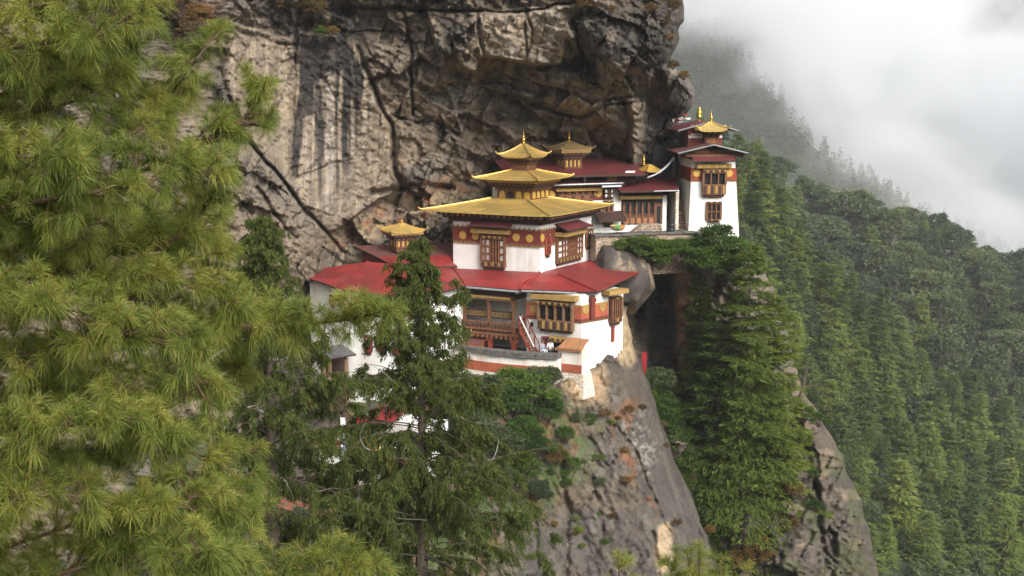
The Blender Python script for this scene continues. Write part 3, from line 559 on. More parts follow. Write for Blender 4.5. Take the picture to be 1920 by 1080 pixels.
def hip_roof(par, ctr, hu, hv, ze, tu, tv, zt, mats, name='roof', e1=E1, e2=E2, lift=.12, curl=.35, th=.12, conc=1.25, K=6, ns=8, ridge_r=.07, seams=0, fascia_drop=.0):
    """hipped roof over a rectangle, its corners swept up a little, with ridge rolls and curled tips"""
    ctr = np.array(ctr[:2], float); mb = MB(); vs = []; 
    for k in range(K + 1):
        t = k / K; a = hu + (tu - hu) * t; b = hv + (tv - hv) * t; z = ze + (zt - ze) * t ** conc
        cs = [(-a, -b), (a, -b), (a, b), (-a, b)]
        for s in range(4):
            p, q = cs[s], cs[(s + 1) % 4]
            for i in range(ns):
                x = i / ns; u = p[0] * (1 - x) + q[0] * x; v = p[1] * (1 - x) + q[1] * x
                l = lift * (1 - t) ** 2 * (abs(2 * x - 1)) ** 4
                g = ctr + e1 * u + e2 * v; vs.append((g[0], g[1], z + l))
    N = 4 * ns; fs = [(k * N + i, k * N + (i + 1) % N, (k + 1) * N + (i + 1) % N, (k + 1) * N + i) for k in range(K) for i in range(N)]
    fs.append(tuple(K * N + i for i in range(N))); mb.add(vs, fs, 0)
    lo = [(v[0], v[1], v[2] - th) for v in vs[:N]]; mid = []
    for i in range(N):
        g = np.array(vs[i]); c3 = np.array((ctr[0], ctr[1], g[2])); mid.append(c3 + (g - c3) * .45 + np.array((0, 0, -th * .6)))
    mb.add(vs[:N] + lo + mid, [(i, N + i, N + (i + 1) % N, (i + 1) % N) for i in range(N)], 0)
    mb.add(lo + mid, [(i, N + i, N + (i + 1) % N, (i + 1) % N) for i in range(N)] + [tuple(range(N, 2 * N))], 1)
    rf = mb.build(name, mats, par)
    for s in range(4):
        rb = MB(); pts = [np.array(vs[k * N + s * ns]) + np.array((0, 0, ridge_r * .5)) for k in range(K + 1)]
        dv = pts[0] - pts[1]; dv = dv / np.linalg.norm(dv)
        tip = [pts[0] + dv * curl * .5 + np.array((0, 0, curl * .12)), pts[0] + dv * curl * .95 + np.array((0, 0, curl * .55)), pts[0] + dv * curl * .9 + np.array((0, 0, curl * .85))]
        rb.path(tip[::-1] + pts, [ridge_r * .5, ridge_r * .9, ridge_r * 1.1] + [ridge_r] * len(pts), 6); rb.build('ridge_roll', mats[:1], rf)
    if seams:
        rb = MB()
        for s in range(4):
            for i in range(1, seams):
                x = i / seams; pts = []
                for k in range(K + 1):
                    f = x * ns; j = int(f); fr_ = f - j; p = np.array(vs[k * N + s * ns + j]); q = np.array(vs[k * N + (s * ns + j + 1) % N]); pts.append(p * (1 - fr_) + q * fr_)
                rb.path(pts, ridge_r * .45, 4)
        rb.build('roof_rib', mats[:1], rf)
    return rf
def tier(par, ctr, hu, hv, z0, z1, nl, nr, e1=E1, e2=E2, flare=.45, dark=(), name='lantern_storey', panel='gold_disc', split=.55, fascia=True):
    ctr = np.array(ctr[:2], float); o = ctr - e1 * hu - e2 * hv
    Fa = Face(o, e1, -e2); Fb = Face(o, e2, -e1); mb = MB(); zs = z0 + (z1 - z0) * split; h = zs - z0
    mb.box(Fa, 0, 2 * hu, -2 * hv, 0, z0 - .3, zs, 0)
    for F, n, wd in ((Fa, nl, 2 * hu), (Fb, nr, 2 * hv)):
        for i in range(n + 1):
            q = wd * i / n; mb.box(F, q - .06, q + .06, .002, .09, z0, zs - .002, 0)
        mb.box(F, -.09, wd + .09, .003, .12, z0, z0 + .1, 0)
    st = 4
    for i in range(st):
        g = flare * (i + 1) / st; a = zs + (z1 - zs) * i / st; b = zs + (z1 - zs) * (i + 1) / st
        mb.box(Fa, -g, 2 * hu + g, -2 * hv - g, g, a + .001, b, 2 if (i == 3 and fascia) else (1 if i % 2 else 0))
        if i in (0, 2):
            for F, wd in ((Fa, 2 * hu), (Fb, 2 * hv)): dentils(mb, F, -g, wd + g, a + (b - a) * .2, (b - a) * .7, g + .002, .09, .2, 1, 3)
    t = mb.build(name, M('wood', 'dark_wood', 'ochre', 'carved'), par)
    for F, n, wd in ((Fa, nl, 2 * hu), (Fb, nr, 2 * hv)):
        for i in range(n):
            q = wd / n; b_ = MB(); dk = (F is Fa) and i in dark
            arch(b_, F, q * i + .12, q * (i + 1) - .12, z0 + .14, zs - .08, .003, .045); b_.build('dark_pane' if dk else 'painted_panel', M('pane_dark' if dk else panel), t)
    return t
def tube_thing(name, pts, r, m, label, cat, n=6, group=None, parent=None):
    mb = MB(); mb.path(pts, r, n)
    o = mb.build(name, M(m), parent, base=None if parent else pts[0])
    if not parent: tag(o, label, cat, group)
    return o

# ------------------------------------------------------------------ the golden-roofed temple
temple = thing('temple', CT, 'white temple with maroon band under three tiers of golden roofs, centre of the complex', 'temple')
U = FL.hit(850, 505)[0]; V = FR.hit(1108, 488)[0]
FLe = FL.off(1.6); zE = FLe.hit(1030, 406)[1]
zW = zE - .35
b = MB(); b.box(FL, 0, U, -V, 0, CT[2] - 3.0, zW); b.build('wall', M('white_wall'), temple)
# maroon band with trims on the two sides in view
bz0, bz1 = FL.hit(940, 457)[1], FL.hit(940, 429)[1]
b = MB(); b.box(FL, -.03, U + .03, -V * .72, .03, bz0, bz1); b.build('painted_band', M('maroon'), temple)
b = MB()
for F, a, c in ((FL, -.03, U + .03), (FR, -.03, V * .72)):
    b.box(F, a, c, .031, .07, bz0 - .02, bz0 + .1, 0); dentils(b, F, a, c, bz0 - .14, .13, .02, .09, .22, 0, 1)
    b.box(F, a, c, .031, .07, bz1 - .1, bz1 + .05, 0); dentils(b, F, a, c, bz1 + .06, .13, .02, .09, .22, 1, 2)
b.build('band_trim', M('carved', 'ochre', 'white_trim'), temple)
for px, py in ((868, 441), (892, 442), (968, 445), (993, 447)):
    b = MB(); b.disc(FL, px, py, .33, .034); b.build('gold_disc', M('gold_disc'), temple)
for px, py in ((1016.5, 446), (1090, 436)):
    b = MB(); b.disc(FR, px, py, .33, .034); b.build('gold_disc', M('gold_disc'), temple)
rabsel(temple, FL, FL.rect(906, 441, 949, 500), [(1, 'w'), (.55, 'd'), (.55, 'd'), (.55, 'd'), (.9, 'w'), (.7, 'w')], 3, .38, .17, .12)
u0, u1, z0, z1 = FL.rect(889, 429, 958, 437); b = MB(); b.box(FL, u0, u1, -.05, .62, z0, z1); b.build('window_cornice', M('ochre'), temple)
u0, u1, z0, z1 = FL.rect(879, 416, 958, 424, .9)
b = MB(); b.slab([FL.pt(u1, 1.0, z0), FL.pt(u0, 1.0, z0), FL.pt(u0 + .2, -.1, z1 + .25), FL.pt(u1 - .2, -.1, z1 + .25)], .12, 0, 1); b.build('window_canopy', M('roof_maroon', 'dark_wood'), temple)
rabsel(temple, FR, FR.rect(1041, 441, 1087, 488), [(1.1, 'w'), (.6, 'w'), (.6, 'w'), (2.0, 'l'), (.6, 'w'), (.6, 'w')], 3, .3, .17, .12)
u0, u1, z0, z1 = FR.rect(1060, 432, 1101, 440, .9); u0 = FR.hit(1041, 440)[0] - .1
b = MB(); b.box(FR, u0, u1, -.05, .95, z0, z1); b.build('window_cornice', M('ochre'), temple)
b = MB(); b.slab([FR.pt(u0 - .3, 1.35, z1 + .25), FR.pt(u1 + .3, 1.35, z1 + .25), FR.pt(u1, -.1, z1 + .75), FR.pt(u0, -.1, z1 + .75)], .12, 0, 1)
b.build('window_canopy', M('roof_maroon', 'dark_wood'), temple)
rabsel(temple, FR, FR.rect(1097, 428, 1108, 462), [(1, 'l'), (1, 'w'), (1, 'w')], 3, .2, .1, .1)
rabsel(temple, FR, FR.rect(1021.5, 441, 1030, 478), [(1, 'l')], 1, .15, .05, .06, 'band_red')
# beams under the big roof
b = MB()
for k, (g, h) in enumerate(((.3, .25), (.65, .25), (1.0, .22))):
    z = zW + (k - 2) * .27; b.box(FL, -g, U + g, -V - g, g, z, z + h, 0)
for F, W_ in ((FL, U), (FR, V)):
    for i in range(int(W_ / .55) + 3): q = -.8 + i * .55; b.box(F, q, q + .16, .6, 1.45, zW + .02, zW + .2, 1)
b.build('eave_beam', M('dark_wood', 'wood'), temple)
# roofs
uL = FLe.hit(790, 394.5)[0]; vR = FR.off(1.6).hit(1146, 384.5)[0]
ctr = np.array(CT[:2]) + E1 * (uL - 1.6) / 2 + E2 * (vR - 1.6) / 2
ctr_b = np.array(CT[:2]) + E1 * U / 2 + E2 * V / 2
hw = 1.6; cq = ctr_b - E1 * hw - E2 * hw
z2 = zat(cq[0], cq[1], 376)
hip_roof(temple, ctr, (uL + 1.6) / 2, (vR + 1.6) / 2, zE, 1.7, 1.7, z2 + .12, M('gold', 'dark_wood'), 'golden_roof', lift=.06, curl=.26, conc=1.12, th=.1)
zr = zat(*(ctr_b - E1 * 3.0 - E2 * 3.2), 338.5)
tier(temple, ctr_b, hw, hw, z2, zr - .15, 4, 4, flare=.75, dark=(2,), split=.48)
cq = ctr_b - E1 * .72 - E2 * .72; z3 = zat(cq[0], cq[1], 321)
hip_roof(temple, ctr_b, 3.0, 3.2, zr, .75, .75, z3 + .08, M('gold', 'dark_wood'), 'golden_roof', lift=.06, curl=.24, conc=1.1, th=.1)
zr3 = zat(*(ctr_b - E1 * 1.55 - E2 * 1.6), 295); zt3 = zat(ctr_b[0], ctr_b[1], 273)
tier(temple, ctr_b, .72, .72, z3, zr3 - .05, 2, 3, flare=.55, panel='carved', split=.5)
rf = hip_roof(temple, ctr_b, 1.5, 1.6, zr3, .14, .14, zt3 + .1, M('gold', 'dark_wood'), 'golden_roof', lift=.2, curl=.34, conc=1.25, th=.1, seams=5)
finial(rf, (ctr_b[0], ctr_b[1], zt3), (273 - 246) / 22.3)

# ------------------------------------------------------------------ the lower house that carries the terrace: red roofs, balcony, corner room
FW = FL.off(3.0)
K = FW.at(1090, 620); uK = FW.hit(1090, 620)[0]; uN = FW.hit(987.5, 620)[0]
A3 = np.array((math.sin(math.radians(47)), math.cos(math.radians(47)))); F3 = Face(K, A3, (A3[1], -A3[0]))
house = thing('house', K, 'white lower house with red sheet roofs and carved balcony above the terrace', 'house')
zf = zat(*FW.pt(FW.hit(1050, 670)[0], .8, 0)[:2], 677)          # terrace floor
zlo = zat(K[0], K[1], 740)
w3 = F3.hit(1168, 600)[0]; ztop = FW.hit(1050, 549)[1]
b = MB(); b.box(FW, uK, uN, -6.5, 0, zlo, ztop)
b.add([F3.pt(0, 0, zlo), F3.pt(w3, 0, zlo + 1.5), F3.pt(w3, -4, zlo + 1.5), FW.pt(uK, -6.4, zlo), F3.pt(0, 0, ztop), F3.pt(w3, 0, ztop), F3.pt(w3, -4, ztop), FW.pt(uK, -6.4, ztop)],
      [(0, 1, 5, 4), (1, 2, 6, 5), (2, 3, 7, 6), (4, 5, 6, 7)])
b.build('wall', M('white_wall'), house)
lb0, lb1 = FW.hit(1000, 594)[1], FW.hit(1000, 566)[1]
b = MB(); b.box(FW, uK + .002, uN, .001, .05, lb0, lb1); b.box(F3, 0.002, w3 * .62, .001, .05, lb0, lb1); b.build('painted_band', M('brick_red'), house)
b = MB()
for F, a, c in ((FW, uK, uN), (F3, 0, w3 * .62)):
    b.box(F, a, c, .051, .08, lb0, lb0 + .13, 0); b.box(F, a, c, .051, .08, lb1 - .1, lb1 + .06, 1)
    b.box(F, a, c, .002, .05, lb0 - .18, lb0 - .002, 2)
b.build('band_trim', M('maroon', 'ochre', 'carved'), house)
for F, px, py in ((FW, 1001, 579), (F3, 1098, 580), (F3, 1130, 575)):
    b = MB(); b.disc(F, px, py, .36, .054); b.build('gold_disc', M('ochre'), house)
rabsel(house, FW, FW.rect(1014, 564, 1077, 617), [(1, 'd')] * 4, 1, .55, .34, .14, 'timber')
u0, u1, z0, z1 = FW.rect(996, 553, 1080, 562, .5); b = MB(); b.box(FW, u0, u1, 0.003, .75, z0, z1); b.build('window_cornice', M('ochre'), house)
rabsel(house, F3, F3.rect(1141, 556, 1158, 603), [(1, 'w'), (.8, 'd'), (.8, 'l'), (1, 'w')], 2, .5, .2, .1, 'wood')
u0, u1, z0, z1 = F3.rect(1136, 543, 1172, 551, .5); b = MB(); b.box(F3, u0, u1, .003, .9, z0, z1); b.build('window_cornice', M('ochre'), house)
u0, u1, z0, z1 = F3.rect(1104, 554, 1111, 596); b = MB(); b.box(F3, u0, u1, .052, .3, z0, z1); b.box(F3, u0 - .06, u1 + .06, .052, .38, z1 - .5, z1 - .2); b.build('timber_post', M('maroon'), house)
u0, u1, z0, z1 = F3.rect(1145.5, 604, 1149, 640); b = MB(); b.box(F3, u0, u1, .002, .2, z0, z1); b.build('drain_chute', M('band_red'), house)
# door onto the terrace
u0, u1, z0, z1 = FW.rect(1034, 630, 1063, 640); b = MB(); b.box(FW, u0, u1, .002, .45, z0, z1, 0); dentils(b, FW, u0, u1, z0 + .1, .2, .452, .08, .22, 1, 0)
a0, a1, c0, c1 = FW.rect(1018, 633, 1081, 636.5); b.box(FW, a0, u0 - .003, .002, .3, c0, c1, 2); b.box(FW, u1 + .003, a1, .002, .3, c0, c1, 2)
p0, p1 = FW.rect(1020, 640, 1026, 660)[:2]; b.box(FW, p0, p1, .002, .2, zf, c0 - .003, 2)
p0, p1 = FW.rect(1066, 640, 1075, 660)[:2]; b.box(FW, p0, p1, .002, .2, zf, c0 - .003, 2)
b.box(FW, u0 + .1, u1 - .1, .002, .06, zf, z0 - .003, 3); b.build('door', M('ochre', 'dark_wood', 'maroon', 'void'), house)
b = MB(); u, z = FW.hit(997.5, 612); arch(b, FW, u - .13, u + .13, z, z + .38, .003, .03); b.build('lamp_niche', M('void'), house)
# recessed balcony range to the left of the corner room
uB0, uB1 = FW.hit(961, 600)[0], FW.hit(866, 600)[0]
def zW_(py, px=915): return FW.hit(px, py)[1]
b = MB(); b.box(FW, uN + .003, uB1 + 1.5, -3.2, -2.6, zf - 2.5, ztop); b.build('shaded_wall', M('white_wall'), house)
bm_z0, bm_z1 = zW_(561), zW_(553)
b = MB(); b.box(FW, uB0, uB1 + 1, .1, .35, bm_z0, bm_z1, 0); b.box(FW, uB0, uB1 + 1, .352, .45, bm_z1 - .18, bm_z1 - .02, 1)
b.box(FW, uB0 - .001, uB0 + .3, -2.5, .099, bm_z0 + .002, bm_z1, 0); b.box(FW, uB0, uB1 + 1, -.4, .099, bm_z1 - .3, bm_z1 + .5, 2)
b.build('eave_beam', M('timber', 'ochre', 'dark_wood'), house)
zfl = zW_(622)
b = MB(); b.box(FW, uB0 - .6, uB1 + .6, -2.59, .25, zfl - .2, zfl, 0)
for i in range(14):
    q = uB0 - .5 + i * (uB1 - uB0 + .9) / 13; b.box(FW, q, q + .16, -.3, .42, zfl - .42, zfl - .201, 1)
b.build('balcony_floor', M('wood', 'carved'), house)
def railing(z0, z1, m1, m2, off, n, name):
    b = MB(); b.box(FW, uB0, uB1, off - .05, off + .09, z1 - .12, z1, 0); b.box(FW, uB0, uB1, off - .05, off + .07, z0, z0 + .14, 0)
    for i in range(n):
        q = (uB1 - uB0) / n; a = uB0 + i * q; b.box(FW, a + q * .18, a + q * .82, off - .02, off + .05, z0 + .141, z1 - .121, 1)
    for i in range(n):
        q = (uB1 - uB0) / n; a = uB0 + i * q; arch(b, FW, a + q * .34, a + q * .66, z0 + .2, z1 - .2, off + .051, .02, 2)
    return b.build(name, M(m1, m2, 'void'), house)
railing(zW_(618), zW_(602), 'wood', 'carved', .15, 18, 'balcony_railing')
railing(zW_(597), zW_(582), 'dark_wood', 'ochre', -.3, 26, 'balcony_frieze')
for px in (871, 917, 963):
    b = MB(); u = FW.hit(px, 600)[0]; b.box(FW, u - .1, u + .1, -.1, .1, zfl + .001, bm_z0 - .002); b.box(FW, u - .25, u + .25, -.12, .12, bm_z0 - .25, bm_z0 - .003); b.build('balcony_post', M('wood'), house)
for px in (919.5, 964):
    b = MB(); u = FW.hit(px, 640)[0]; b.box(FW, u - .16, u + .16, -.15, .17, zf, zfl - .43); b.box(FW, u - .3, u + .3, -.18, .2, zfl - .7, zfl - .432); b.build('porch_post', M('band_red'), house)
# staircase up to the balcony
st = MB(); n = 11
s0, s1 = FW.at(1008, 662, .5), FW.at(981, 613, .5)
us0, us1 = FW.hit(1008, 662, .5)[0], FW.hit(981, 613, .5)[0]; zs0, zs1 = zf, FW.hit(981, 613, .5)[1]
for i in range(n):
    a = us0 + (us1 - us0) * i / n; c = zs0 + (zs1 - zs0) * (i + 1) / n; st.box(FW, a, a + (us1 - us0) / n * 1.15, .25, 1.1, c - .07, c, 0)
for o in (.2, 1.1):
    st.hexa([FW.pt(us0, o, zs0 - .05), FW.pt(us0 + .0, o + .07, zs0 - .05), FW.pt(us1, o + .07, zs1 - .3), FW.pt(us1, o, zs1 - .3),
             FW.pt(us0, o, zs0 + .35), FW.pt(us0, o + .07, zs0 + .35), FW.pt(us1, o + .07, zs1 + .1), FW.pt(us1, o, zs1 + .1)], 1)
sc_ = st.build('staircase', M('timber', 'band_red'), house)
st = MB()
for o, m_ in ((.2, 0), (1.13, 0)):
    st.path([FW.pt(us0, o, zs0 + 1.05), FW.pt(us1, o, zs1 + .95)], .05, 6, 1 if o > 1 else 0)
    for k in range(4): q = k / 3; st.path([FW.pt(us0 + (us1 - us0) * q, o, zs0 + (zs1 - zs0) * q), FW.pt(us0 + (us1 - us0) * q, o, zs0 + (zs1 - zs0) * q + 1.0)], .05, 6, 0)
st.build('handrail', M('maroon', 'white_trim'), sc_)
# red roofs
zEv = FL.off(3.8).hit(900, 537.5)[1]
def roofq(b, q, th=.14, nu=4, nv=3): b.slab(q, th, 0, 1, nu, nv)
FE = FL.off(3.8)
pA, pB = FE.pt(FE.hit(873, 534.8)[0], 0, zEv), FE.pt(FE.hit(974, 545)[0], 0, zEv)
tA, tB = FL.at(850, 503, .15), FL.at(1012, 510.5, .15)
pC = hz(779, 559, zEv); pD = hz(709, 553, zEv); pE = P(640, 542, 103.5); pF = P(576, 520.5, 107.5)
tC = P(800, 501, 109.0); tD = P(742, 496, 108.5); tE = P(690, 490.5, 108.5); tF = P(597, 504, 109.5)
b = MB(); roofq(b, [pA, pB, tB, tA]); roofq(b, [pC, pA + (0, 0, .012), tA + (0, 0, .012), tC]); roofq(b, [pD, pC, tC, tD]); roofq(b, [pE, pD, tD, tE]); roofq(b, [pF, pE, tE, tF])
rfl = b.build('red_roof', M('roof_red', 'dark_wood'), house)
b = MB()
for q, p_ in ((pC, tC), (pA, tA), (pD, tD), (pE, tE)): b.path([q + (0, 0, .05), p_ + (0, 0, .05)], .07, 6)
b.path([pB, FE.pt(FE.hit(966, 540)[0], -1.0, zEv + .4), tB], .09, 6); b.build('ridge_roll', M('roof_red'), rfl)
b = MB(); b.path([FE.pt(FE.hit(875, 536)[0], .06, zEv - .12), FE.pt(FE.hit(975, 546)[0], .06, zEv - .16)], .09, 8); b.build('gutter', M('zinc'), rfl)
zR = FE.hit(980, 541.5)[1]
e1_, e2_, e3_ = FE.pt(FE.hit(980, 541.5)[0], .25, zR), hz(1119, 547, zR), P(1198, 511.5, 111.3)
t1, t2, t3, t4 = FL.at(1014, 512, .12), P(1047, 514, 106.6), FR.at(1106, 487.5, .12), FR.at(1023, 508, .12)
b = MB(); roofq(b, [e1_, e2_, t2, t1], .16); roofq(b, [e2_, e3_, t3, t2], .16); b.add([t1, t2, t3, t4], [(0, 1, 2, 3)], 0)
rfr = b.build('red_roof', M('roof_red', 'dark_wood'), house)
b = MB(); b.path([e2_ + (0, 0, .04), t2 + (0, 0, .05)], .08, 6); b.path([t1, (t1 + e1_) / 2 + (0, 0, .1), e1_], .08, 6); b.path([e2_ + (0, 0, .0), e3_], .06, 6); b.build('ridge_roll', M('roof_red'), rfr)
b = MB(); b.path([e1_ + np.array((0, -.06, -.14)), e1_ * .27 + e2_ * .73 + np.array((0, -.06, -.16))], .08, 8); b.build('gutter', M('zinc'), rfr)
# the left range under the wing of the roof
def inset(p, q, t): return p + (q - p) * t
low = lambda p, py: np.array((p[0], p[1], zat(p[0], p[1], py)))
wl = [inset(p, q, .22) - np.array((0, 0, .2)) for p, q in ((pF, tF), (pE, tE), (pD, tD), (pC, tC), (pA, tA))]
b = MB()
zlow = zat(pC[0], pC[1], 830)
for p, q in zip(wl[:-1], wl[1:]):
    n_ = np.cross(q - p, (0, 0, 1)); n_ /= np.linalg.norm(n_); bk = -n_ * .6 if n_[1] < 0 else n_ * .6
    z2_ = np.array((0, 0, zlow)); f = lambda v, z: np.array((v[0], v[1], z))
    b.hexa([f(p, zlow), f(q, zlow), f(q + bk, zlow), f(p + bk, zlow), p, q, q + bk, p + bk])
b.build('wall', M('white_wall'), house)
FD = Face(wl[2], (wl[3] - wl[2])[:2] / np.linalg.norm((wl[3] - wl[2])[:2]), None if 0 else np.array(((wl[3] - wl[2])[1], -(wl[3] - wl[2])[0])) / np.linalg.norm((wl[3] - wl[2])[:2]))
FC = Face(wl[1], (wl[2] - wl[1])[:2] / np.linalg.norm((wl[2] - wl[1])[:2]), np.array(((wl[2] - wl[1])[1], -(wl[2] - wl[1])[0])) / np.linalg.norm((wl[2] - wl[1])[:2]))
for F, x0, y0, x1, y1 in ((FC, 621, 553, 628, 572), (FC, 637, 555, 643, 573), (FC, 686, 628, 698, 660), (FD, 711, 630, 723, 660), (FD, 736, 632, 748, 662), (FD, 720, 572, 734, 600), (FC, 655, 570, 668, 596)):
    rabsel(house, F, F.rect(x0, y0, x1, y1), [(1, 'w'), (1, 'l')], 1, .2, .15, .12, 'maroon')
b = MB()
for F, n0, n1 in ((FC, 0, np.linalg.norm((wl[2] - wl[1])[:2])), (FD, 0, np.linalg.norm((wl[3] - wl[2])[:2]))):
    z = zat(*F.pt(0, 0, 0)[:2], 590); b.box(F, n0, n1, .003, .05, z, z + 1.15)
b.build('painted_band', M('maroon'), house)

# upper-left maroon roof with the small lantern
hall = thing('hall', P(700, 490, 110), 'low hall with faded maroon roof and small golden lantern, left of the temple', 'hall')
q = dict(a=P(663, 461, 113.5), a2=P(850, 454, 116.5), m=P(708, 482, 110.2), m2=P(860, 478, 113.4), f=P(738, 499, 107.6), f2=P(862, 499, 111.9))
b = MB(); b.slab([q['m'], q['m2'], q['a2'], q['a']], .14, 0, 2, 3, 2); b.slab([q['f'], q['f2'], q['m2'] + (0, 0, .01), q['m'] + (0, 0, .01)], .14, 1, 2, 3, 2); b.build('roof', M('roof_faded', 'roof_red', 'dark_wood'), hall)
b = MB()
i1, i2, i3, i4 = [np.array((c[0] + .7, c[1], c[2])) for c in (q['f'] + (0, 1.2, 0), q['f2'] + (0, 1.2, 0), q['a2'], q['a'] + (0, -.3, 0))]
dn = lambda p, h: p - np.array((0, 0, h))
b.hexa([dn(i1, 3.5), dn(i2, 3.5), dn(i3, 4), dn(i4, 4), dn(i1, .12), dn(i2, .12), dn(i3, .2), dn(i4, .2)]); b.build('wall', M('maroon'), hall)
u = MB(); LG1 = -AG; LG2 = np.array((-AG[1], AG[0]))    # lantern axes
EG1, EG2 = np.array((-math.sin(math.radians(24)), math.cos(math.radians(24)))), np.array((math.cos(math.radians(24)), math.sin(math.radians(24))))
def lantern(par, px, D, py_box0, py_eave, py_apex, py_fin, hw_, hr, mroof='gold', nl=2, nr=4):
    c = P(px, py_eave, D); e1, e2 = EG1, EG2; cc = c[:2]
    cq = cc - e1 * hw_ - e2 * hw_; z0 = zat(cq[0], cq[1], py_box0); ce = cc - e1 * hr - e2 * hr; ze = zat(ce[0], ce[1], py_eave); zt = zat(cc[0], cc[1], py_apex)
    t = tier(par, cc, hw_, hw_, z0, ze - .05, nl, nr, e1, e2, flare=hr * .42, split=.5)
    r = hip_roof(par, cc, hr, hr, ze, .12, .12, zt + .08, M(mroof, 'dark_wood'), 'lantern_roof', e1, e2, lift=.16, curl=.3, conc=1.2, th=.1, seams=4, ridge_r=.06)
    finial(r, (cc[0], cc[1], zt), (py_apex - py_fin) * D / FPX); return t
lantern(hall, 754, 112.5, 466, 437, 421, 406, .78, 1.5)

# ------------------------------------------------------------------ back gallery (maroon roof with a lantern) behind the temple
G0 = P(1032, 360, 117.2); FG = Face(G0, AG, NG)
gal = thing('gallery', G0, 'long gallery with maroon roof and dull lantern tucked under the overhang behind the temple', 'gallery')
u1 = FG.hit(1165, 400)[0]; z0 = zat(*FG.pt(4, 0, 0)[:2], 445); z1 = FG.hit(1090, 345)[1]
b = MB(); b.box(FG, -3.5, u1, -6, 0, z0 - 2, z1); b.build('wall', M('white_wall'), gal)
r0, r1, rz0, rz1 = FG.rect(1032, 347, 1147, 376); b = MB(); b.box(FG, r0 - 3.4, r1, .001, .06, rz0, rz1); b.build('painted_band', M('maroon'), gal)
b = MB(); x0, x1, y0, y1 = FG.rect(1042, 352, 1127, 358, .3); b.box(FG, x0, x1, .061, .55, y0, y1, 0)
dentils(b, FG, x0 + .2, x1 - .2, y0 - .3, .26, .061, .2, .3, 1, 2); dentils(b, FG, x0 + .2, x1 - .2, y0 - .7, .26, .061, .1, .4, 2, 1); b.build('window_cornice', M('ochre', 'dark_wood', 'carved'), gal)
b = MB(); x0, x1, y0, y1 = FG.rect(1048, 363, 1110, 402); b.box(FG, x0, x1, .061, .16, y0, y1, 0)
for i in range(8): qn = (x1 - x0) / 8; arch(b, FG, x0 + i * qn + .1, x0 + (i + 1) * qn - .1, y0, y0 + (y1 - y0) * .55, .161, .03, 1)
b.build('gallery_window', M('wood', 'void'), gal)
for px, py in ((1033, 365), (1121, 362)): b = MB(); b.disc(FG, px, py, .36, .1); b.build('gold_disc', M('gold_disc'), gal)
rabsel(gal, FG, FG.rect(1131, 376, 1147, 421), [(1, 'd'), (1, 'l')], 2, .25, .15, .1, 'wood')
x0, x1, y0, y1 = FG.rect(1131, 353, 1148, 372); b = MB(); b.box(FG, x0, x1, .061, .3, y0, y1, 0); dentils(b, FG, x0, x1, y0 + .15, .25, .301, .08, .24, 2, 1); dentils(b, FG, x0, x1, y0 + .55, .25, .301, .08, .24, 2, 1); b.build('corbel', M('dark_wood', 'wood', 'white_trim'), gal)
x0, x1, y0, y1 = FG.rect(1112, 402, 1165, 404); b = MB(); b.slab([FG.pt(x0, 1.5, y0 - .35), FG.pt(x1, 1.5, y0 - .35), FG.pt(x1, .01, y1 + .3), FG.pt(x0, .01, y1 + .3)], .1); b.build('awning', M('dark_wood'), gal)
g1, g2 = FG.at(1010, 331, 1.3), FG.at(1207, 326.5, 1.3); g1 = FG.pt(FG.hit(955, 331, 1.3)[0], 1.3, g2[2])
h1, h2 = FG.pt(FG.hit(935, 303, -4)[0], -5.5, g2[2] + 1.15), FG.pt(FG.hit(1160, 303, -5.5)[0], -5.5, g2[2] + 1.25)
b = MB(); b.slab([g1, g2, h2, h1], .15, 0, 1, 6, 3); b.slab([h1, h2, h2 + np.array((0, 4, -.9)), h1 + np.array((0, 4, -.9))], .14, 0, 1); b.slab([g2 + (0, 0, -.01), g2 + np.array((1.5, 4, -.1)), h2 + np.array((0, .5, -.02)), h2 + (0, 0, -.02)], .14, 0, 1)
b.build('roof', M('roof_maroon', 'dark_wood'), gal)
b = MB(); c = [FG.pt(FG.hit(960, 340)[0], -.2, z1), FG.pt(FG.hit(1195, 340)[0], -.2, z1)]
b.box(FG, FG.hit(960, 340)[0], FG.hit(1195, 335)[0], -5.5, -.2, z1 + .001, g2[2] - .1, 0); x0, x1, y0, y1 = FG.rect(1138, 330, 1157, 339); b.box(FG, x0, x1, -.199, .05, y0, y1, 1)
x0 = FG.hit(1095, 335)[0]; b.box(FG, x0, x0 + .12, -.199, .1, z1, g2[2] - .12, 2); b.build('attic_wall', M('dark_wood', 'ochre', 'white_trim'), gal)
lo1, lo2 = FG.at(1030, 350, 1.1), FG.at(1172, 345, 1.1)
b = MB(); b.slab([FG.pt(FG.hit(1000, 349, 1.1)[0], 1.1, lo2[2]), lo2, FG.pt(FG.hit(1170, 340)[0], -.1, lo2[2] + .3), FG.pt(FG.hit(1000, 340)[0], -.1, lo2[2] + .3)], .12, 0, 1); b.build('lower_roof', M('roof_maroon', 'dark_wood'), gal)
b = MB(); b.path([FG.pt(FG.hit(1031, 347, 1.2)[0], 1.22, lo2[2] + .05), FG.pt(FG.hit(1168, 343, 1.2)[0], 1.22, lo2[2] + .09)], .08, 8); b.path([FG.pt(FG.hit(1127, 347, 1.2)[0], 1.4, lo2[2] - .18), FG.pt(FG.hit(1163, 346, 1.2)[0], 1.4, lo2[2] - .15)], .11, 8); b.build('gutter', M('zinc'), gal)
lantern(gal, 1067, 120.0, 316, 282, 267, 246, .8, 1.55, 'old_gold', 2, 4)
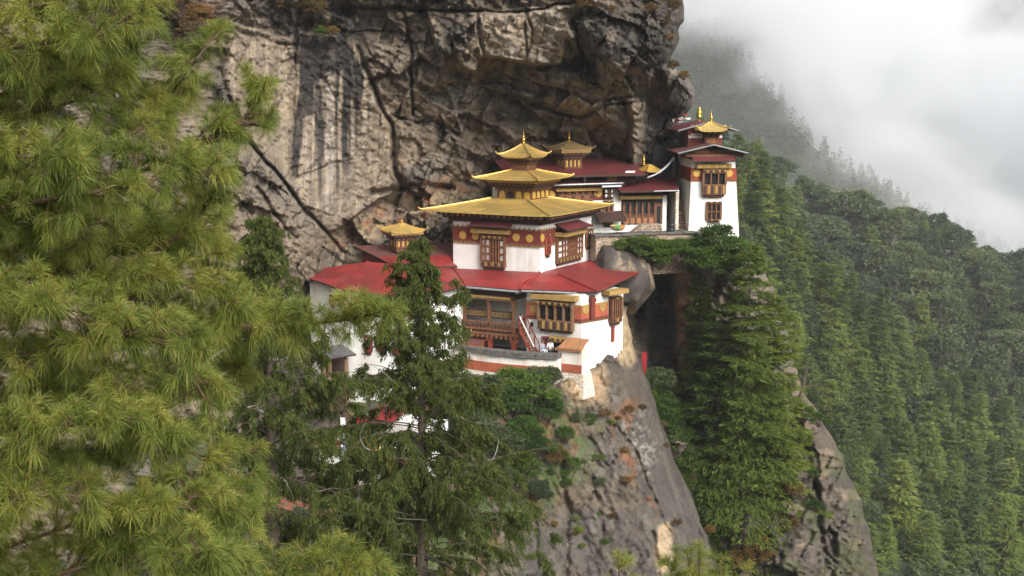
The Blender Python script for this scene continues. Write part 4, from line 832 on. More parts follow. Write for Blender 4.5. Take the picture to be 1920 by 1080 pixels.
# golden half roof at its right end
gp = FG.pt(FG.hit(1205, 318, -.6)[0], -.6, 0)[:2]
r_ = hip_roof(gal, gp + np.array((.6, 0)), .95, .75, zat(gp[0], gp[1], 320), .12, .1, zat(gp[0], gp[1], 309), M('gold_disc', 'dark_wood'), 'porch_roof', EG1, EG2, lift=.08, curl=.15, th=.1, ridge_r=.05)
finial(r_, (gp[0] + .1, gp[1], zat(gp[0], gp[1], 309)), 1.0)

# ------------------------------------------------------------------ gatehouse between the gallery and the tower
AH = np.array((.985, .17)); AH /= np.linalg.norm(AH); H0 = P(1163, 400, 119.3); FH = Face(H0, AH, (AH[1], -AH[0]))
gate = thing('gatehouse', H0, 'small gatehouse with maroon roof and orange carved window panels beside the stone steps', 'gatehouse')
w_ = FH.hit(1250, 390)[0]; zt, zb = FH.hit(1205, 366)[1], FH.hit(1205, 445)[1]
b = MB(); b.box(FH, -.8, w_, -5, 0, zb, zt); b.build('wall', M('white_wall'), gate)
x0, x1, y0, y1 = FH.rect(1163, 374, 1242, 420.5); b = MB(); b.box(FH, x0, x1, .001, .03, y0, y1); b.build('porch_shade_sheet', M('void'), gate)  # black sheet stands in for the shade inside the porch
x0, x1, y0, y1 = FH.rect(1162, 367, 1243, 373, .4); b = MB(); b.box(FH, x0, x1, .031, .5, y0, y1, 0); b.box(FH, x0, x1, .031, .3, y1 + .002, y1 + .5, 1); b.build('lintel_beam', M('ochre', 'dark_wood'), gate)
x0, x1, y0, y1 = FH.rect(1169, 380, 1227, 420); n = 5; pw = (x1 - x0) / n; b = MB()
for i in range(n + 1): a = x0 + i * pw; b.box(FH, a - .07, a + .07, .031, .2, y0, y1, 0); b.box(FH, a - .17, a + .17, .031, .16, y0 + (y1 - y0) * .42, y0 + (y1 - y0) * .5, 0); b.box(FH, a - .12, a + .12, .031, .18, y0 + (y1 - y0) * .62, y0 + (y1 - y0) * .86, 0)
b.box(FH, x0, x1, .031, .17, y0 + (y1 - y0) * .3, y0 + (y1 - y0) * .36, 0)
for i in range(n):
    for k in range(3): a = x0 + (i + .2 + .3 * k) * pw; b.box(FH, a - .05, a + .05, .031, .14, y0 + (y1 - y0) * .36, y0 + (y1 - y0) * .5, 0)
wn = b.build('window', M('wood'), gate)
b = MB()
for i in range(n): b.box(FH, x0 + i * pw + .1, x0 + (i + 1) * pw - .1, .031, .12, y0 + .04, y0 + (y1 - y0) * .29)
b.build('painted_panel', M('tile_orange'), wn)
x0, x1, y0, y1 = FH.rect(1228, 381, 1241, 418); b = MB(); b.box(FH, x0, x1, .031, .1, y0, y1, 0); b.box(FH, x0 + .15, x1 - .15, .101, .12, y0, y1 - .3, 1); b.build('door', M('wood', 'void'), gate)
r1_, r2_ = FH.at(1163, 359.5, 1.6), FH.at(1271, 357, 1.6); r3_, r4_ = FH.at(1271, 332, -3.4), FH.at(1170, 335, -3.4); r1_[2] = r2_[2]
b = MB(); b.slab([r1_, r2_, r3_, r4_], .14, 0, 1, 4, 2); b.slab([FH.at(1152, 350, .6), r1_ + (0, 0, -.01), r4_ + (0, 0, -.01), FH.at(1160, 340, -2)], .12, 0, 1); b.build('roof', M('roof_maroon', 'dark_wood'), gate)
b = MB(); b.path([FH.at(1226, 358.6, 1.7), FH.at(1270, 357.6, 1.7)], .06, 6); b.build('gutter', M('zinc'), gate)
x0, x1, y0, y1 = FH.rect(1198, 324, 1216, 345, -2); b = MB()
for i in range(4): a = x0 + (x1 - x0) * i / 3; b.box(FH, a - .06, a + .06, -2.1, -1.95, y0 - .3, y1, 0)
b.build('vent_post', M('wood'), gate)

# ------------------------------------------------------------------ tower at the edge of the cliff
FT = Face(P(1338, 400, 118.5), (.9985, .055), (.055, -.9985))
tow = thing('tower', P(1338, 440, 118.5), 'tall white tower with gabled maroon roofs at the right edge of the cliff', 'tower')
xl0, zb = FT.hit(1290.6, 440); xr0 = FT.hit(1387, 440)[0]; xl1, zt = FT.hit(1297.5, 300); xr1 = FT.hit(1378.5, 300)[0]; DT = 6.0
b = MB(); zz = zb - 1.5; ex = (zb - zz) * .035
b.hexa([FT.pt(xl0 - ex, 0, zz), FT.pt(xr0 + ex, 0, zz), FT.pt(xr0 + ex, -DT, zz), FT.pt(xl0 - ex, -DT, zz), FT.pt(xl1, 0, zt), FT.pt(xr1, 0, zt), FT.pt(xr1, -DT, zt), FT.pt(xl1, -DT, zt)])
b.build('wall', M('white_wall'), tow)
tx = lambda z, l: (xl0 + (xl1 - xl0) * (z - zb) / (zt - zb)) if l else (xr0 + (xr1 - xr0) * (z - zb) / (zt - zb))
y0, y1 = FT.hit(1338, 339)[1], FT.hit(1338, 315)[1]
def wrap(z0, z1, g, m_, name, top=None):
    b = MB(); b.hexa([FT.pt(tx(z0, 1) - g, g, z0), FT.pt(tx(z0, 0) + g, g, z0), FT.pt(tx(z0, 0) + g, -DT - g, z0), FT.pt(tx(z0, 1) - g, -DT - g, z0),
                      FT.pt(tx(z1, 1) - g, g, z1), FT.pt(tx(z1, 0) + g, g, z1), FT.pt(tx(z1, 0) + g, -DT - g, z1), FT.pt(tx(z1, 1) - g, -DT - g, z1)])
    return b.build(name, M(m_), tow)
wrap(y0, y1, .03, 'band_red', 'painted_band'); wrap(y0 - .05, y0 + .12, .06, 'carved', 'band_trim')
wrap(y1 + .9, zt + .05, .05, 'maroon', 'painted_band')
for px in (1306.3, 1367): b = MB(); b.disc(FT, px, 324.7, .33, .034); b.build('gold_disc', M('gold_disc'), tow)
rabsel(tow, FT, FT.rect(1317, 317, 1359, 364), [(1, 'd')] * 3, 1, .5, .40, .16, 'carved')
x0, x1, za, zc = FT.rect(1318, 364, 1358, 371); b = MB(); b.hexa([FT.pt(x0 + .5, -.1, za), FT.pt(x1 - .5, -.1, za), FT.pt(x1 - .5, .1, za), FT.pt(x0 + .5, .1, za), FT.pt(x0, -.1, zc - .01), FT.pt(x1, -.1, zc - .01), FT.pt(x1, .5, zc - .01), FT.pt(x0, .5, zc - .01)][0:2] + [FT.pt(x1 - .5, .1, za), FT.pt(x0 + .5, .1, za), FT.pt(x0, -.1, zc - .01), FT.pt(x1, -.1, zc - .01), FT.pt(x1, .5, zc - .01), FT.pt(x0, .5, zc - .01)]); b.build('corbel', M('carved'), tow)
rabsel(tow, FT, FT.rect(1325, 378, 1351, 413), [(1, 'd')] * 3, 2, .2, .06, .12, 'wood')
x0, x1, za, zc = FT.rect(1307, 307.5, 1372, 315.5, .5); b = MB(); b.box(FT, x0, x1, .06, .55, za, zc, 0)
dentils(b, FT, x0 + .1, x1 - .1, za + .1, (zc - za) * .5, .552, .05, .36, 1, 0); b.build('window_cornice', M('ochre', 'gold_disc'), tow)
x0, x1, za, zc = FT.rect(1299, 293, 1379, 301, 1.0)
b = MB(); b.slab([FT.pt(x0, 1.1, za), FT.pt(x1, 1.1, za), FT.pt(x1, .1, zc + .25), FT.pt(x0, .1, zc + .25)], .12, 0, 1, 1, 1); b.build('window_canopy', M('roof_maroon', 'dark_wood'), tow)
def gable(pl, pa, pr, f0, back, th, ov, mats, name):
    """pl pa pr: pixels of left eave, apex, right eave at the front edge"""
    b = MB(); L = FT.at(*pl, f0); Ap = FT.at(*pa, f0); R = FT.at(*pr, f0); bk = np.array((-FT.n[0] * back, -FT.n[1] * back, 0)); R[2] = L[2]
    b.slab([L + bk * 1.0, L, Ap, Ap + bk], th, 0, 1, 3, 3); b.slab([R, R + bk, Ap + bk + (0, 0, -.01), Ap + (0, 0, -.01)], th, 0, 1, 3, 3)
    r = b.build(name, mats, tow); e = MB(); fo = np.array((FT.n[0], FT.n[1], 0)) * .03
    e.path([L + fo - (0, 0, th / 2), Ap + fo - (0, 0, th / 2), R + fo - (0, 0, th / 2)], .07, 4); e.build('verge_trim', M('zinc'), r)
    return L, Ap, R
Lg, Ag_, Rg = gable((1271, 286.5), (1338.5, 270.5), (1403, 285.5), 1.3, 7.5, .14, 0, M('roof_faded', 'dark_wood'), 'gable_roof')
b = MB(); uc = FT.hit(1338, 285)[0]; zg = Lg[2] - .05
b.add([FT.pt(uc - 2.9, .05, zg - .1), FT.pt(uc + 2.9, .05, zg - .1), FT.pt(uc, .05, Ag_[2] - .25), FT.pt(uc - 2.9, -5, zg - .1), FT.pt(uc + 2.9, -5, zg - .1), FT.pt(uc, -5, Ag_[2] - .25)], [(0, 1, 2), (5, 4, 3), (0, 3, 4, 1), (1, 4, 5, 2), (2, 5, 3, 0)], 0)
for s in (-1, 1): b.box(FT, uc + s * 1.2 - .75, uc + s * 1.2 + .75, .051, .1, zg, zg + .35, 1)
b.box(FT, uc - 2.6, uc + 2.6, -.5, .6, zg - .35, zg - .101, 0); b.build('gable_wall', M('wood', 'ochre'), tow)
# set-back upper storey
FU = FT.off(-2.6); x0, x1, za, zc = FU.rect(1290, 240, 1354, 278)
b = MB(); b.box(FU, x0, x1, -4, 0, za, zc); b.build('upper_wall', M('maroon'), tow)
for a, c, e, g in ((1291, 259, 1318, 254), (1296, 253, 1317, 250.5), (1344, 258.5, 1354, 254)):
    q0, q1, q2, q3 = FU.rect(a, g, e, c); b = MB(); b.box(FU, q0, q1, .001, .06, q2, q3); b.build('white_course', M('white_trim'), tow)
x0, x1, za, zc = FU.rect(1319, 246, 1346, 272); b = MB(); b.box(FU, x0, x1, .002, .5, za, zc, 0)
dentils(b, FU, x0 - .1, x1 + .1, zc - .5, .2, .502, .15, .22, 1, 2); dentils(b, FU, x0 - .2, x1 + .2, zc - .25, .22, .502, .3, .22, 2, 1)
x0, x1, za, zc = FU.rect(1324, 259, 1341, 269, .5); b.box(FU, x0, x1, .501, .56, za, zc, 3); b.build('bay', M('wood', 'dark_wood', 'carved', 'tile_orange'), tow)
gable_off = -1.9
Lu, Au, Ru = gable((1271, 244.5), (1331, 227.5), (1384, 243.5), gable_off, 6.0, .13, 0, M('roof_maroon', 'dark_wood'), 'gable_roof')
cU = FT.pt(FT.hit(1333, 240, -1.4)[0], -1.4, 0)[:2]; zea = zat(cU[0], cU[1], 243.5); zap = zat(cU[0], cU[1], 229.5)
rt = hip_roof(tow, cU, .95, 1.3, zea, .15, .15, zap, M('gold', 'dark_wood'), 'golden_roof', np.array((-.055, .9985)), np.array((.9985, .055)), lift=.18, curl=.3, th=.16, conc=1.1, ridge_r=.08)
finial(rt, (cU[0], cU[1], zap - .05), 24 * 119.9 / FPX)
cb = FT.pt(FT.hit(1311, 215, -6)[0], -6, 0)[:2]; z_ = zat(cb[0], cb[1], 219.5)
b = MB(); b.lathe((cb[0], cb[1], z_), [(.28, 0), (.3, .08), (.18, .12), (.2, .3), (.22, .55), (.14, .62), (.08, .66), (.16, .72), (.14, .82), (.05, .9), (.02, 1.05)], 12); b.tube((cb[0], cb[1], z_ - 1.2), (cb[0], cb[1], z_), .04); b.build('finial', M('gold_leaf'), tow, smooth_=True)

# ------------------------------------------------------------------ stairs, walls and small things round the upper court
FS = Face(P(1280, 430, 119.0), (.9985, .055), (.055, -.9985))
b = MB(); x0 = FS.hit(1273, 430)[0]; x1 = FS.hit(1289, 430)[0] - .05; n = 17; z0 = FS.hit(1280, 439)[1]; z1 = zat(*FS.pt(0, -4.2, 0)[:2], 354)
for i in range(n):
    o = -.2 - 4.0 * i / n; zz = z0 + (z1 - z0) * (i + 1) / n; b.box(FS, x0, x1, o - 4.0 / n - .02, o, z0 - 1, zz - .05, 1); b.box(FS, x0 - .02, x1 + .02, o - 4.0 / n, o + .05, zz - .048, zz, 0)
stp = b.build('stone_steps', M('timber', 'rubble'), base=P(1280, 439, 119)); tag(stp, 'steep flight of narrow brown stone steps climbing between white tower and gatehouse', 'steps')
b = MB(); xa = FS.hit(1266.5, 430)[0]; b.box(FS, xa, x0 - .03, -3.5, -.1, z0 - 1, FS.hit(1270, 356)[1]); o = b.build('stair_wall', M('whitewashed_rubble'), base=P(1269, 439, 119)); tag(o, 'narrow whitewashed stone wall flanking the steep steps on their gatehouse side', 'wall')
b = MB(); xd = FS.hit(1275, 350)[0]; b.box(FS, x0 - 1.6, x1, -5.4, -5.0, z1 - 1, z1 + 4.0, 0); b.box(FS, xd + .15, xd + .5, -4.99, -4.93, z1, z1 + 2.6, 1); o = b.build('passage_shade_panel', M('void', 'slate'), base=FS.pt(x0, -5.2, z1)); tag(o, 'black panel for the passage shade at the head of the steep steps', 'wall')  # near-black panel added as the shade of the passage
# retaining wall with slate coping
R0, R1 = P(1117, 446, 114.6), P(1302, 444, 117.6); ar = (R1 - R0)[:2]; Lr = np.linalg.norm(ar); ar /= Lr; FQ = Face(R0, ar, (ar[1], -ar[0]))
ret = thing('retaining_wall', R0, 'rubble retaining wall with dark slate coping below the upper court and tower', 'wall')
zc = FQ.hit(1200, 441)[1]; b = MB(); b.box(FQ, 0, Lr + 4.0, -1.2, 0, zc - 3.5, zc); b.build('stonework', M('rubble'), ret)
b = MB(); rr = random.Random(3); q = -.15
while q < Lr + .2:
    l = rr.uniform(.4, .9); b.box(FQ, q, q + l - .02, -1.3, .22 + rr.uniform(-.08, .08), zc + .003 + rr.uniform(0, .03), zc + .16 + rr.uniform(-.03, .06)); q += l
b.build('coping', M('slate'), ret)
b = MB(); b.box(FQ, -.2, Lr + .5, -7, -1.25, zc - .4, zc - .1); o = b.build('upper_court', M('slate'), base=R0); tag(o, kind='structure')
x0, x1, za, zb_ = FQ.rect(1108, 424, 1170, 439, -1.6)
b = MB(); b.hexa([FQ.pt(Lr * .44, -1.6, zc), FQ.pt(Lr * .75, -1.6, zc), FQ.pt(Lr * .75, -2.4, zc), FQ.pt(Lr * .44, -2.4, zc), FQ.pt(Lr * .55, -1.7, zc + .75), FQ.pt(Lr * .73, -1.7, zc + .75), FQ.pt(Lr * .73, -2.4, zc + .75), FQ.pt(Lr * .55, -2.4, zc + .75)])
for k in range(3): b.box(FQ, Lr * (.46 + .03 * k), Lr * .745, -1.65 - .05 * k, -1.58 - .02 * k, zc + .1 + .22 * k, zc + .2 + .22 * k)
o = b.build('stone_stack', M('rubble'), base=FQ.pt(Lr * .6, -2, zc)); tag(o, 'low sloping heap of laid stones in front of the gatehouse window', 'stones')
def barrel(px, py, D, r, h, label):
    c = P(px, py, D); m = MB(); m.lathe(c, [(r * .9, 0), (r, .05), (r, h * .3), (r * 1.05, h * .32), (r, h * .36), (r, h * .7), (r * 1.05, h * .72), (r, h * .76), (r * .98, h * .95), (r * .8, h)], 16)
    o = m.build('barrel', M('black_plastic'), base=c, smooth_=False); tag(o, label, 'barrel')
barrel(1258, 437, 117.5, .36, 1.05, 'black plastic water barrel standing at the foot of the stone steps')
c = P(1158, 433, 115.8); b = MB(); b.lathe(c, [(.15, 0), (.45, .08), (.62, .25), (.68, .48), (.64, .5), (.3, .3)], 18); m, t, p, o_ = new_mat('basket'); sp = _n(t, 'ShaderNodeSeparateXYZ'); t.links.new(coords(t), sp.inputs[0])
t.links.new(mixc(t, rng(t, sp.outputs[0], -.25, -.2), (.45, .38, .16), mixc(t, rng(t, sp.outputs[0], .2, .25), (.16, .30, .10), (.50, .22, .07))), p.inputs['Base Color'])
o = b.build('basket', [m], base=c); tag(o, 'round green, orange and straw basket resting against the white plinth', 'basket')
tube_thing('water_pipe', [P(*q) for q in ((1213, 333.5, 117), (1222, 331, 117), (1238, 323, 117.5), (1250, 313, 118), (1258, 304, 118.5), (1265, 297, 119))], .05, 'zinc', 'pale grey cable pipe sagging from the gallery roof towards the tower', 'pipe')
tube_thing('water_pipe', [P(*q) for q in ((1214, 332.5, 117), (1228, 327, 117.3), (1244, 316, 117.8), (1256, 304, 118.3), (1263, 294, 119))], .035, 'zinc', 'thinner grey cable sagging just above the cable pipe beside the rock', 'cable')
c = P(1182, 324, 116.6); b = MB(); b.hexa([c + np.array(v) for v in ((-.45, 0, 0), (.4, 0, .02), (.45, .35, .1), (-.4, .35, .09), (-.42, .02, .06), (.36, .02, .1), (.4, .35, .17), (-.36, .35, .15))]); o = b.build('cloth', M('white_trim'), base=c); tag(o, 'crumpled white cloth lying near the eave of the maroon gallery roof', 'cloth')
rr = random.Random(5); b = MB()
for k in range(26):
    x = rr.random(); c = P(1259 + 33 * x, 236 - 14 * x - rr.uniform(0, 9) * (1 if x < .75 else .3), 121 + rr.uniform(-.5, .5)); s = rr.uniform(.16, .4)
    v = [np.array((rr.uniform(-s, s), rr.uniform(-s, s), rr.uniform(-s * .5, s * .5))) + c for _ in range(4)]; b.add(v, [(0, 1, 2), (0, 2, 3), (0, 3, 1), (1, 3, 2)], 0 if rr.random() < .6 else 1)
o = b.build('rubble_heap', M('white_trim', 'band_red'), base=P(1275, 232, 121)); tag(o, 'pale broken rubble and scraps heaped on the maroon roof under the overhang', 'rubble')
# terrace parapet with slate coping and red stripe, and the tiled block at its end
FP = FL.off(6.6)
par = thing('parapet', FP.at(950, 690), 'curved whitewashed terrace parapet with slate coping and brick red stripe', 'parapet')
# the parapet bows outward: build from short lengths following the photographed curve
ptop = [(852, 660), (880, 664.5), (915, 667.5), (950, 669), (985, 669), (1015, 668), (1047, 666.5)]
fp = []
for i, (px, py) in enumerate(ptop):
    t = i / (len(ptop) - 1); off = 4.6 + 1.5 * math.sin(math.pi * min(1, .25 + t * .62)); F = FL.off(off); u, z = F.hit(px, py); fp.append((F.pt(u, 0, 0), u, off))
zpar = FL.off(fp[3][2]).hit(950, 668)[1]
white, stripe, cope = MB(), MB(), MB(); nb = np.array((-FL.n[0] * .5, -FL.n[1] * .5, 0)); pr_ = np.array((FL.n[0], FL.n[1], 0))
def lift(p, z): return np.array((p[0], p[1], z))
rr = random.Random(8)
for (p, _, _), (q, _, _) in zip(fp[:-1], fp[1:]):
    white.hexa([lift(p, zpar - 4.0), lift(q, zpar - 4.0), lift(q + nb, zpar - 4.0), lift(p + nb, zpar - 4.0), lift(p, zpar), lift(q, zpar), lift(q + nb, zpar), lift(p + nb, zpar)])
    e = pr_ * .04; stripe.hexa([lift(p + e, zpar - 1.38), lift(q + e, zpar - 1.38), lift(q, zpar - 1.38), lift(p, zpar - 1.38), lift(p + e, zpar - .62), lift(q + e, zpar - .62), lift(q, zpar - .62), lift(p, zpar - .62)])
    for k in range(4):
        a = p + (q - p) * k / 4; c = p + (q - p) * (k + .97) / 4; j = rr.uniform(-.06, .08); o1 = pr_ * (.22 + j)
        for lay in range(2):
            h0 = zpar + .003 + lay * .2; cope.hexa([lift(a + o1 * (1 - lay * .3), h0), lift(c + o1 * (1 - lay * .3), h0), lift(c + nb * 1.3, h0), lift(a + nb * 1.3, h0), lift(a + o1 * (1 - lay * .3), h0 + .17 + rr.uniform(-.02, .05)), lift(c + o1 * (1 - lay * .3), h0 + .17 + rr.uniform(-.02, .05)), lift(c + nb * 1.3, h0 + .19), lift(a + nb * 1.3, h0 + .19)])
white.build('wall', M('worn_wall'), par); stripe.build('red_stripe', M('brick_red'), par); cope.build('coping', M('slate'), par)
FB = FL.off(4.6); x0, x1, za, zb_ = FB.rect(1046, 655, 1091, 684)
blk = thing('gate_pier', FB.at(1068, 690), 'square whitewashed pier capped with orange tiles at the right end of the terrace parapet', 'pier')
b = MB(); b.box(FB, x0, x1, -1.5, 0, za - .7, zb_); b.build('pier_wall', M('worn_wall'), blk)
b = MB(); b.hexa([FB.pt(x0 - .3, .2, za - 2.6), FB.pt(x1 + .1, .25, za - 2.6), FB.pt(x1 + .1, -1.5, za - 2.6), FB.pt(x0 - .5, -1.5, za - 2.6), FB.pt(x0 - .1, .03, za - .703), FB.pt(x1 + .02, .03, za - .703), FB.pt(x1 + .02, -1.5, za - .703), FB.pt(x0 - .1, -1.5, za - .703)]); b.build('footing', M('whitewashed_rubble'), blk)
b = MB(); b.box(FB, x0 + .003, x1, .001, .05, za + .05, za - .62); b.build('red_stripe', M('brick_red'), blk)
b = MB(); b.slab([FB.pt(x1 + .15, .25, zb_), FB.pt(x0 - .05, .25, zb_), FB.pt(x0 + .3, -1.6, zb_ + .55), FB.pt(x1 - .3, -1.6, zb_ + .55)], .12)
for i in range(9): q = x0 + .1 + (x1 - x0) * i / 9; b.path([FB.pt(q, .27, zb_ + .03), FB.pt(q + .1 * (4 - i) * .2, -1.55, zb_ + .58)], .09, 6)
b.build('tile_cap', M('tile_orange'), blk)
b = MB(); b.box(FL, FL.hit(1090, 660)[0] + .6, FL.hit(840, 640)[0] + 2, .4, 4.4, zf - .5, zf); o = b.build('terrace', M('slate'), base=FL.at(950, 640)); tag(o, kind='structure')
# base of stones under the corner room
# small canopy with gilded bell
c = FL.at(890, 640, 3.6); shrine = thing('shrine', c, 'small shrine with brown canopy roof and gilded spire on the terrace beside the porch', 'shrine')
F = FL.off(3.4); x0, x1, za, zb_ = F.rect(868, 637, 909, 642); b = MB(); b.slab([F.pt(x1, .6, za), F.pt(x0, .6, za), F.pt(x0 + .2, -1.2, zb_ + .35), F.pt(x1 - .2, -1.2, zb_ + .35)], .15, 0, 1); b.build('roof', M('roof_faded', 'band_red'), shrine)
for x in (x0 + .25, x1 - .25): b = MB(); b.box(F, x - .08, x + .08, .1, .26, zf, za - .02); b.build('post', M('wood'), shrine)
b = MB(); b.box(F, x0 + .4, x1 - .4, -1.0, -.4, zf, za - .1); b.build('altar', M('ochre'), shrine)
q = F.pt(F.hit(880, 634)[0], -.3, zb_ + .15); finial(shrine, q, 1.05)

# gate hut with grey tin roof, left
hut = thing('gate_hut', P(600, 700, 101), 'timber hut with low grey tin roof, half hidden left of the white house', 'hut')
h = [P(567, 659, 101.5), P(602, 674, 98.5), P(668, 664, 99.5), P(640, 645, 103), P(606, 651, 104)]
b = MB(); b.slab([h[0], h[1], h[3], h[4]], .12, 0, 1, 3, 2); b.slab([h[1], h[2], h[3] + (0, 0, -.01), h[3] + (0, 0, -.011) + (h[2] - h[1]) * .02], .12, 0, 1); b.build('tin_roof', M('grey_tin', 'dark_wood'), hut)
for px, py, D in ((582, 664, 101), (607, 674, 99.2), (618, 671, 99.3), (648, 668, 99.8)):
    p = P(px, py, D); b = MB(); b.tube((p[0], p[1], p[2] - 4.2), p, .14, .14, 8); b.build('timber_post', M('timber'), hut)
p0, p1 = P(590, 672, 101), P(655, 672, 101.5); Fh = Face(p0, (p1 - p0)[:2] / np.linalg.norm((p1 - p0)[:2]), (0, -1)); b = MB(); b.box(Fh, .3, 2.2, -2.5, -1.0, p0[2] - 4.5, p0[2] - .2); b.build('wall', M('dark_wood'), hut)
# lower lodge: white walls, little red roof, under the trees
lodge = thing('lodge', P(690, 880, 93), 'low white lodge with small red roofs seen through the dark cypress', 'lodge')
L0, L1 = P(600, 850, 95), P(770, 866, 90.5); al = (L1 - L0)[:2]; LL = np.linalg.norm(al); al /= LL; FO = Face(L0, al, (al[1], -al[0]))
z0, z1 = FO.hit(690, 925)[1], FO.hit(690, 852)[1]
b = MB(); b.box(FO, -.5, LL + .3, -4, 0, z0, z1); z2_ = FO.hit(690, 775)[1]; b.box(FO, LL * .28, LL + .3, -4.1, -1.2, z1 + .002, z2_ - .8); b.build('wall', M('white_wall'), lodge)
b = MB(); b.box(FO, -.6, LL * .45, -1.1, .25, z1 + .003, z1 + .28); b.build('coping', M('tile_orange'), lodge)
x0, x1, za, zb_ = FO.rect(640, 797, 692, 822, .3); b = MB(); b.slab([FO.pt(x0, .5, za + .4), FO.pt(x1, .5, za + .4), FO.pt(x1 - .2, -1.3, zb_ + .2), FO.pt(x0 + .2, -1.3, zb_ + .2)], .12, 0, 1); b.build('roof', M('roof_red', 'dark_wood'), lodge)
b = MB(); b.box(FO, x0 + .2, x1 - .2, -1.25, -.6, z1, za + .5); b.build('window_wall', M('ochre'), lodge)
x0, x1, za, zb_ = FO.rect(700, 864, 768, 876, .3); b = MB(); b.slab([FO.pt(x0, .9, za), FO.pt(x1, .9, za), FO.pt(x1, .003, zb_ + .2), FO.pt(x0, .003, zb_ + .2)], .12, 0, 1); b.build('roof', M('roof_red', 'dark_wood'), lodge)
x0, x1, za, zb_ = FO.rect(700, 772, 752, 782, -.6); b = MB(); b.slab([FO.pt(x0, .3, za), FO.pt(x1, .3, za), FO.pt(x1, -1.19, zb_ + .2), FO.pt(x0, -1.19, zb_ + .2)], .12, 0, 1); b.build('roof', M('roof_red', 'dark_wood'), lodge)
for x, y, x2, y2 in ((626, 830, 640, 852), (722, 880, 735, 912), (690, 880, 700, 900)): x0, x1, za, zb_ = FO.rect(x, y, x2, y2); b = MB(); b.box(FO, x0, x1, .002, .12, za, zb_); b.build('window', M('maroon'), lodge)
# prayer flag pole
pb = P(641, 925, 88); pt_ = P(637, 778, 88); fl = thing('prayer_flag', pb, 'tall pole with narrow white and blue prayer flag in front of the lodge', 'flag')
b = MB(); b.tube(pb, pt_, .05, .035, 8); b.build('pole', M('timber'), fl)
m, t, p, o_ = new_mat('flag_cloth'); v = coords(t); p.inputs['Roughness'].default_value = .8
t.links.new(mixc(t, rng(t, noise(t, v, 1.4, 3, .5, (1, 1, .8)), .5, .58), (.72, .72, .74), (.30, .38, .62)), p.inputs['Base Color'])
b = MB(); N_ = 14
for i in range(N_):
    a = pt_ + (pb - pt_) * (.03 + .80 * i / N_); c = pt_ + (pb - pt_) * (.03 + .80 * (i + 1) / N_); wv = lambda k: np.array((.36, .12 * math.sin(k * 1.1), -.05))
    b.add([a, a + wv(i), c + wv(i + 1), c, a + (0, .02, 0), a + wv(i) + (0, .02, 0), c + wv(i + 1) + (0, .02, 0), c + (0, .02, 0)], [(0, 1, 2, 3), (7, 6, 5, 4), (0, 4, 5, 1), (1, 5, 6, 2), (2, 6, 7, 3), (3, 7, 4, 0)])
b.build('cloth', [m], fl)
# yard fence
rr = random.Random(2); fa, fb = P(505, 962, 84), P(640, 985, 82); fen = thing('fence', fa, 'low red painted railing along the brown yard bottom left of the cypress', 'fence'); rail = MB()
for k in range(8):
    q = fa + (fb - fa) * k / 7; b = MB(); b.tube(q - np.array((0, 0, .3)), q + np.array((0, 0, 1.0)), .04, .04, 6); b.build('post', M('brick_red'), fen)
for h_ in (.45, .95): rail.path([fa + (0, 0, h_), fb + (0, 0, h_)], .03, 6)
rail.build('rail', M('brick_red'), fen)
# red cloth hanging in the cleft
c = P(1208, 681, 117); b = MB()
for i in range(6):
    z = 1.0 - i * .35; w1 = .2 + .02 * math.sin(i * 2); b.box(Face(c, (1, 0), (0, -1)), -w1, w1, -.04 + .03 * math.sin(i), .04 + .03 * math.sin(i), c[2] + z - .352, c[2] + z)
m, t, p, o_ = new_mat('red_cloth'); p.inputs['Base Color'].default_value = (.32, .012, .018, 1); p.inputs['Roughness'].default_value = .8
o = b.build('cloth', [m], base=c); tag(o, 'narrow bright red cloth hanging in the dark cleft right of the corner room', 'cloth')

# ------------------------------------------------------------------ people
paint('skin', (.42, .26, .18), (.38, .23, .16), .6); paint('hair', (.015, .012, .01), (.02, .015, .012), .6)
def col(name, c, r=.85):
    if name not in MATS: paint(name, c, tuple(k * .8 for k in c), r, 0, 6)
    return MATS[name]
col('shirt_white', (.72, .73, .75)); col('shirt_grey', (.30, .33, .38)); col('trousers_dark', (.03, .032, .04)); col('robe_red', (.30, .015, .02)); col('trousers_white', (.5, .52, .56))
def skin_mesh(name, joints, links, m, parent, sub=1, root=0):
    org = wloc(parent); me = bpy.data.meshes.new(name); me.from_pydata([tuple(np.array(j[0]) - 0) for j in joints], links, []); o = bpy.data.objects.new(name, me); COL.objects.link(o); o.parent = parent
    sk = o.modifiers.new('skin', 'SKIN'); sk.use_smooth_shade = True
    for i, j in enumerate(joints): r = j[1]; me.skin_vertices[0].data[i].radius = (r, r) if not isinstance(r, tuple) else r
    me.skin_vertices[0].data[root].use_root = True
    ss = o.modifiers.new('subsurf', 'SUBSURF'); ss.levels = sub; ss.render_levels = sub
    me.materials.append(m); return o
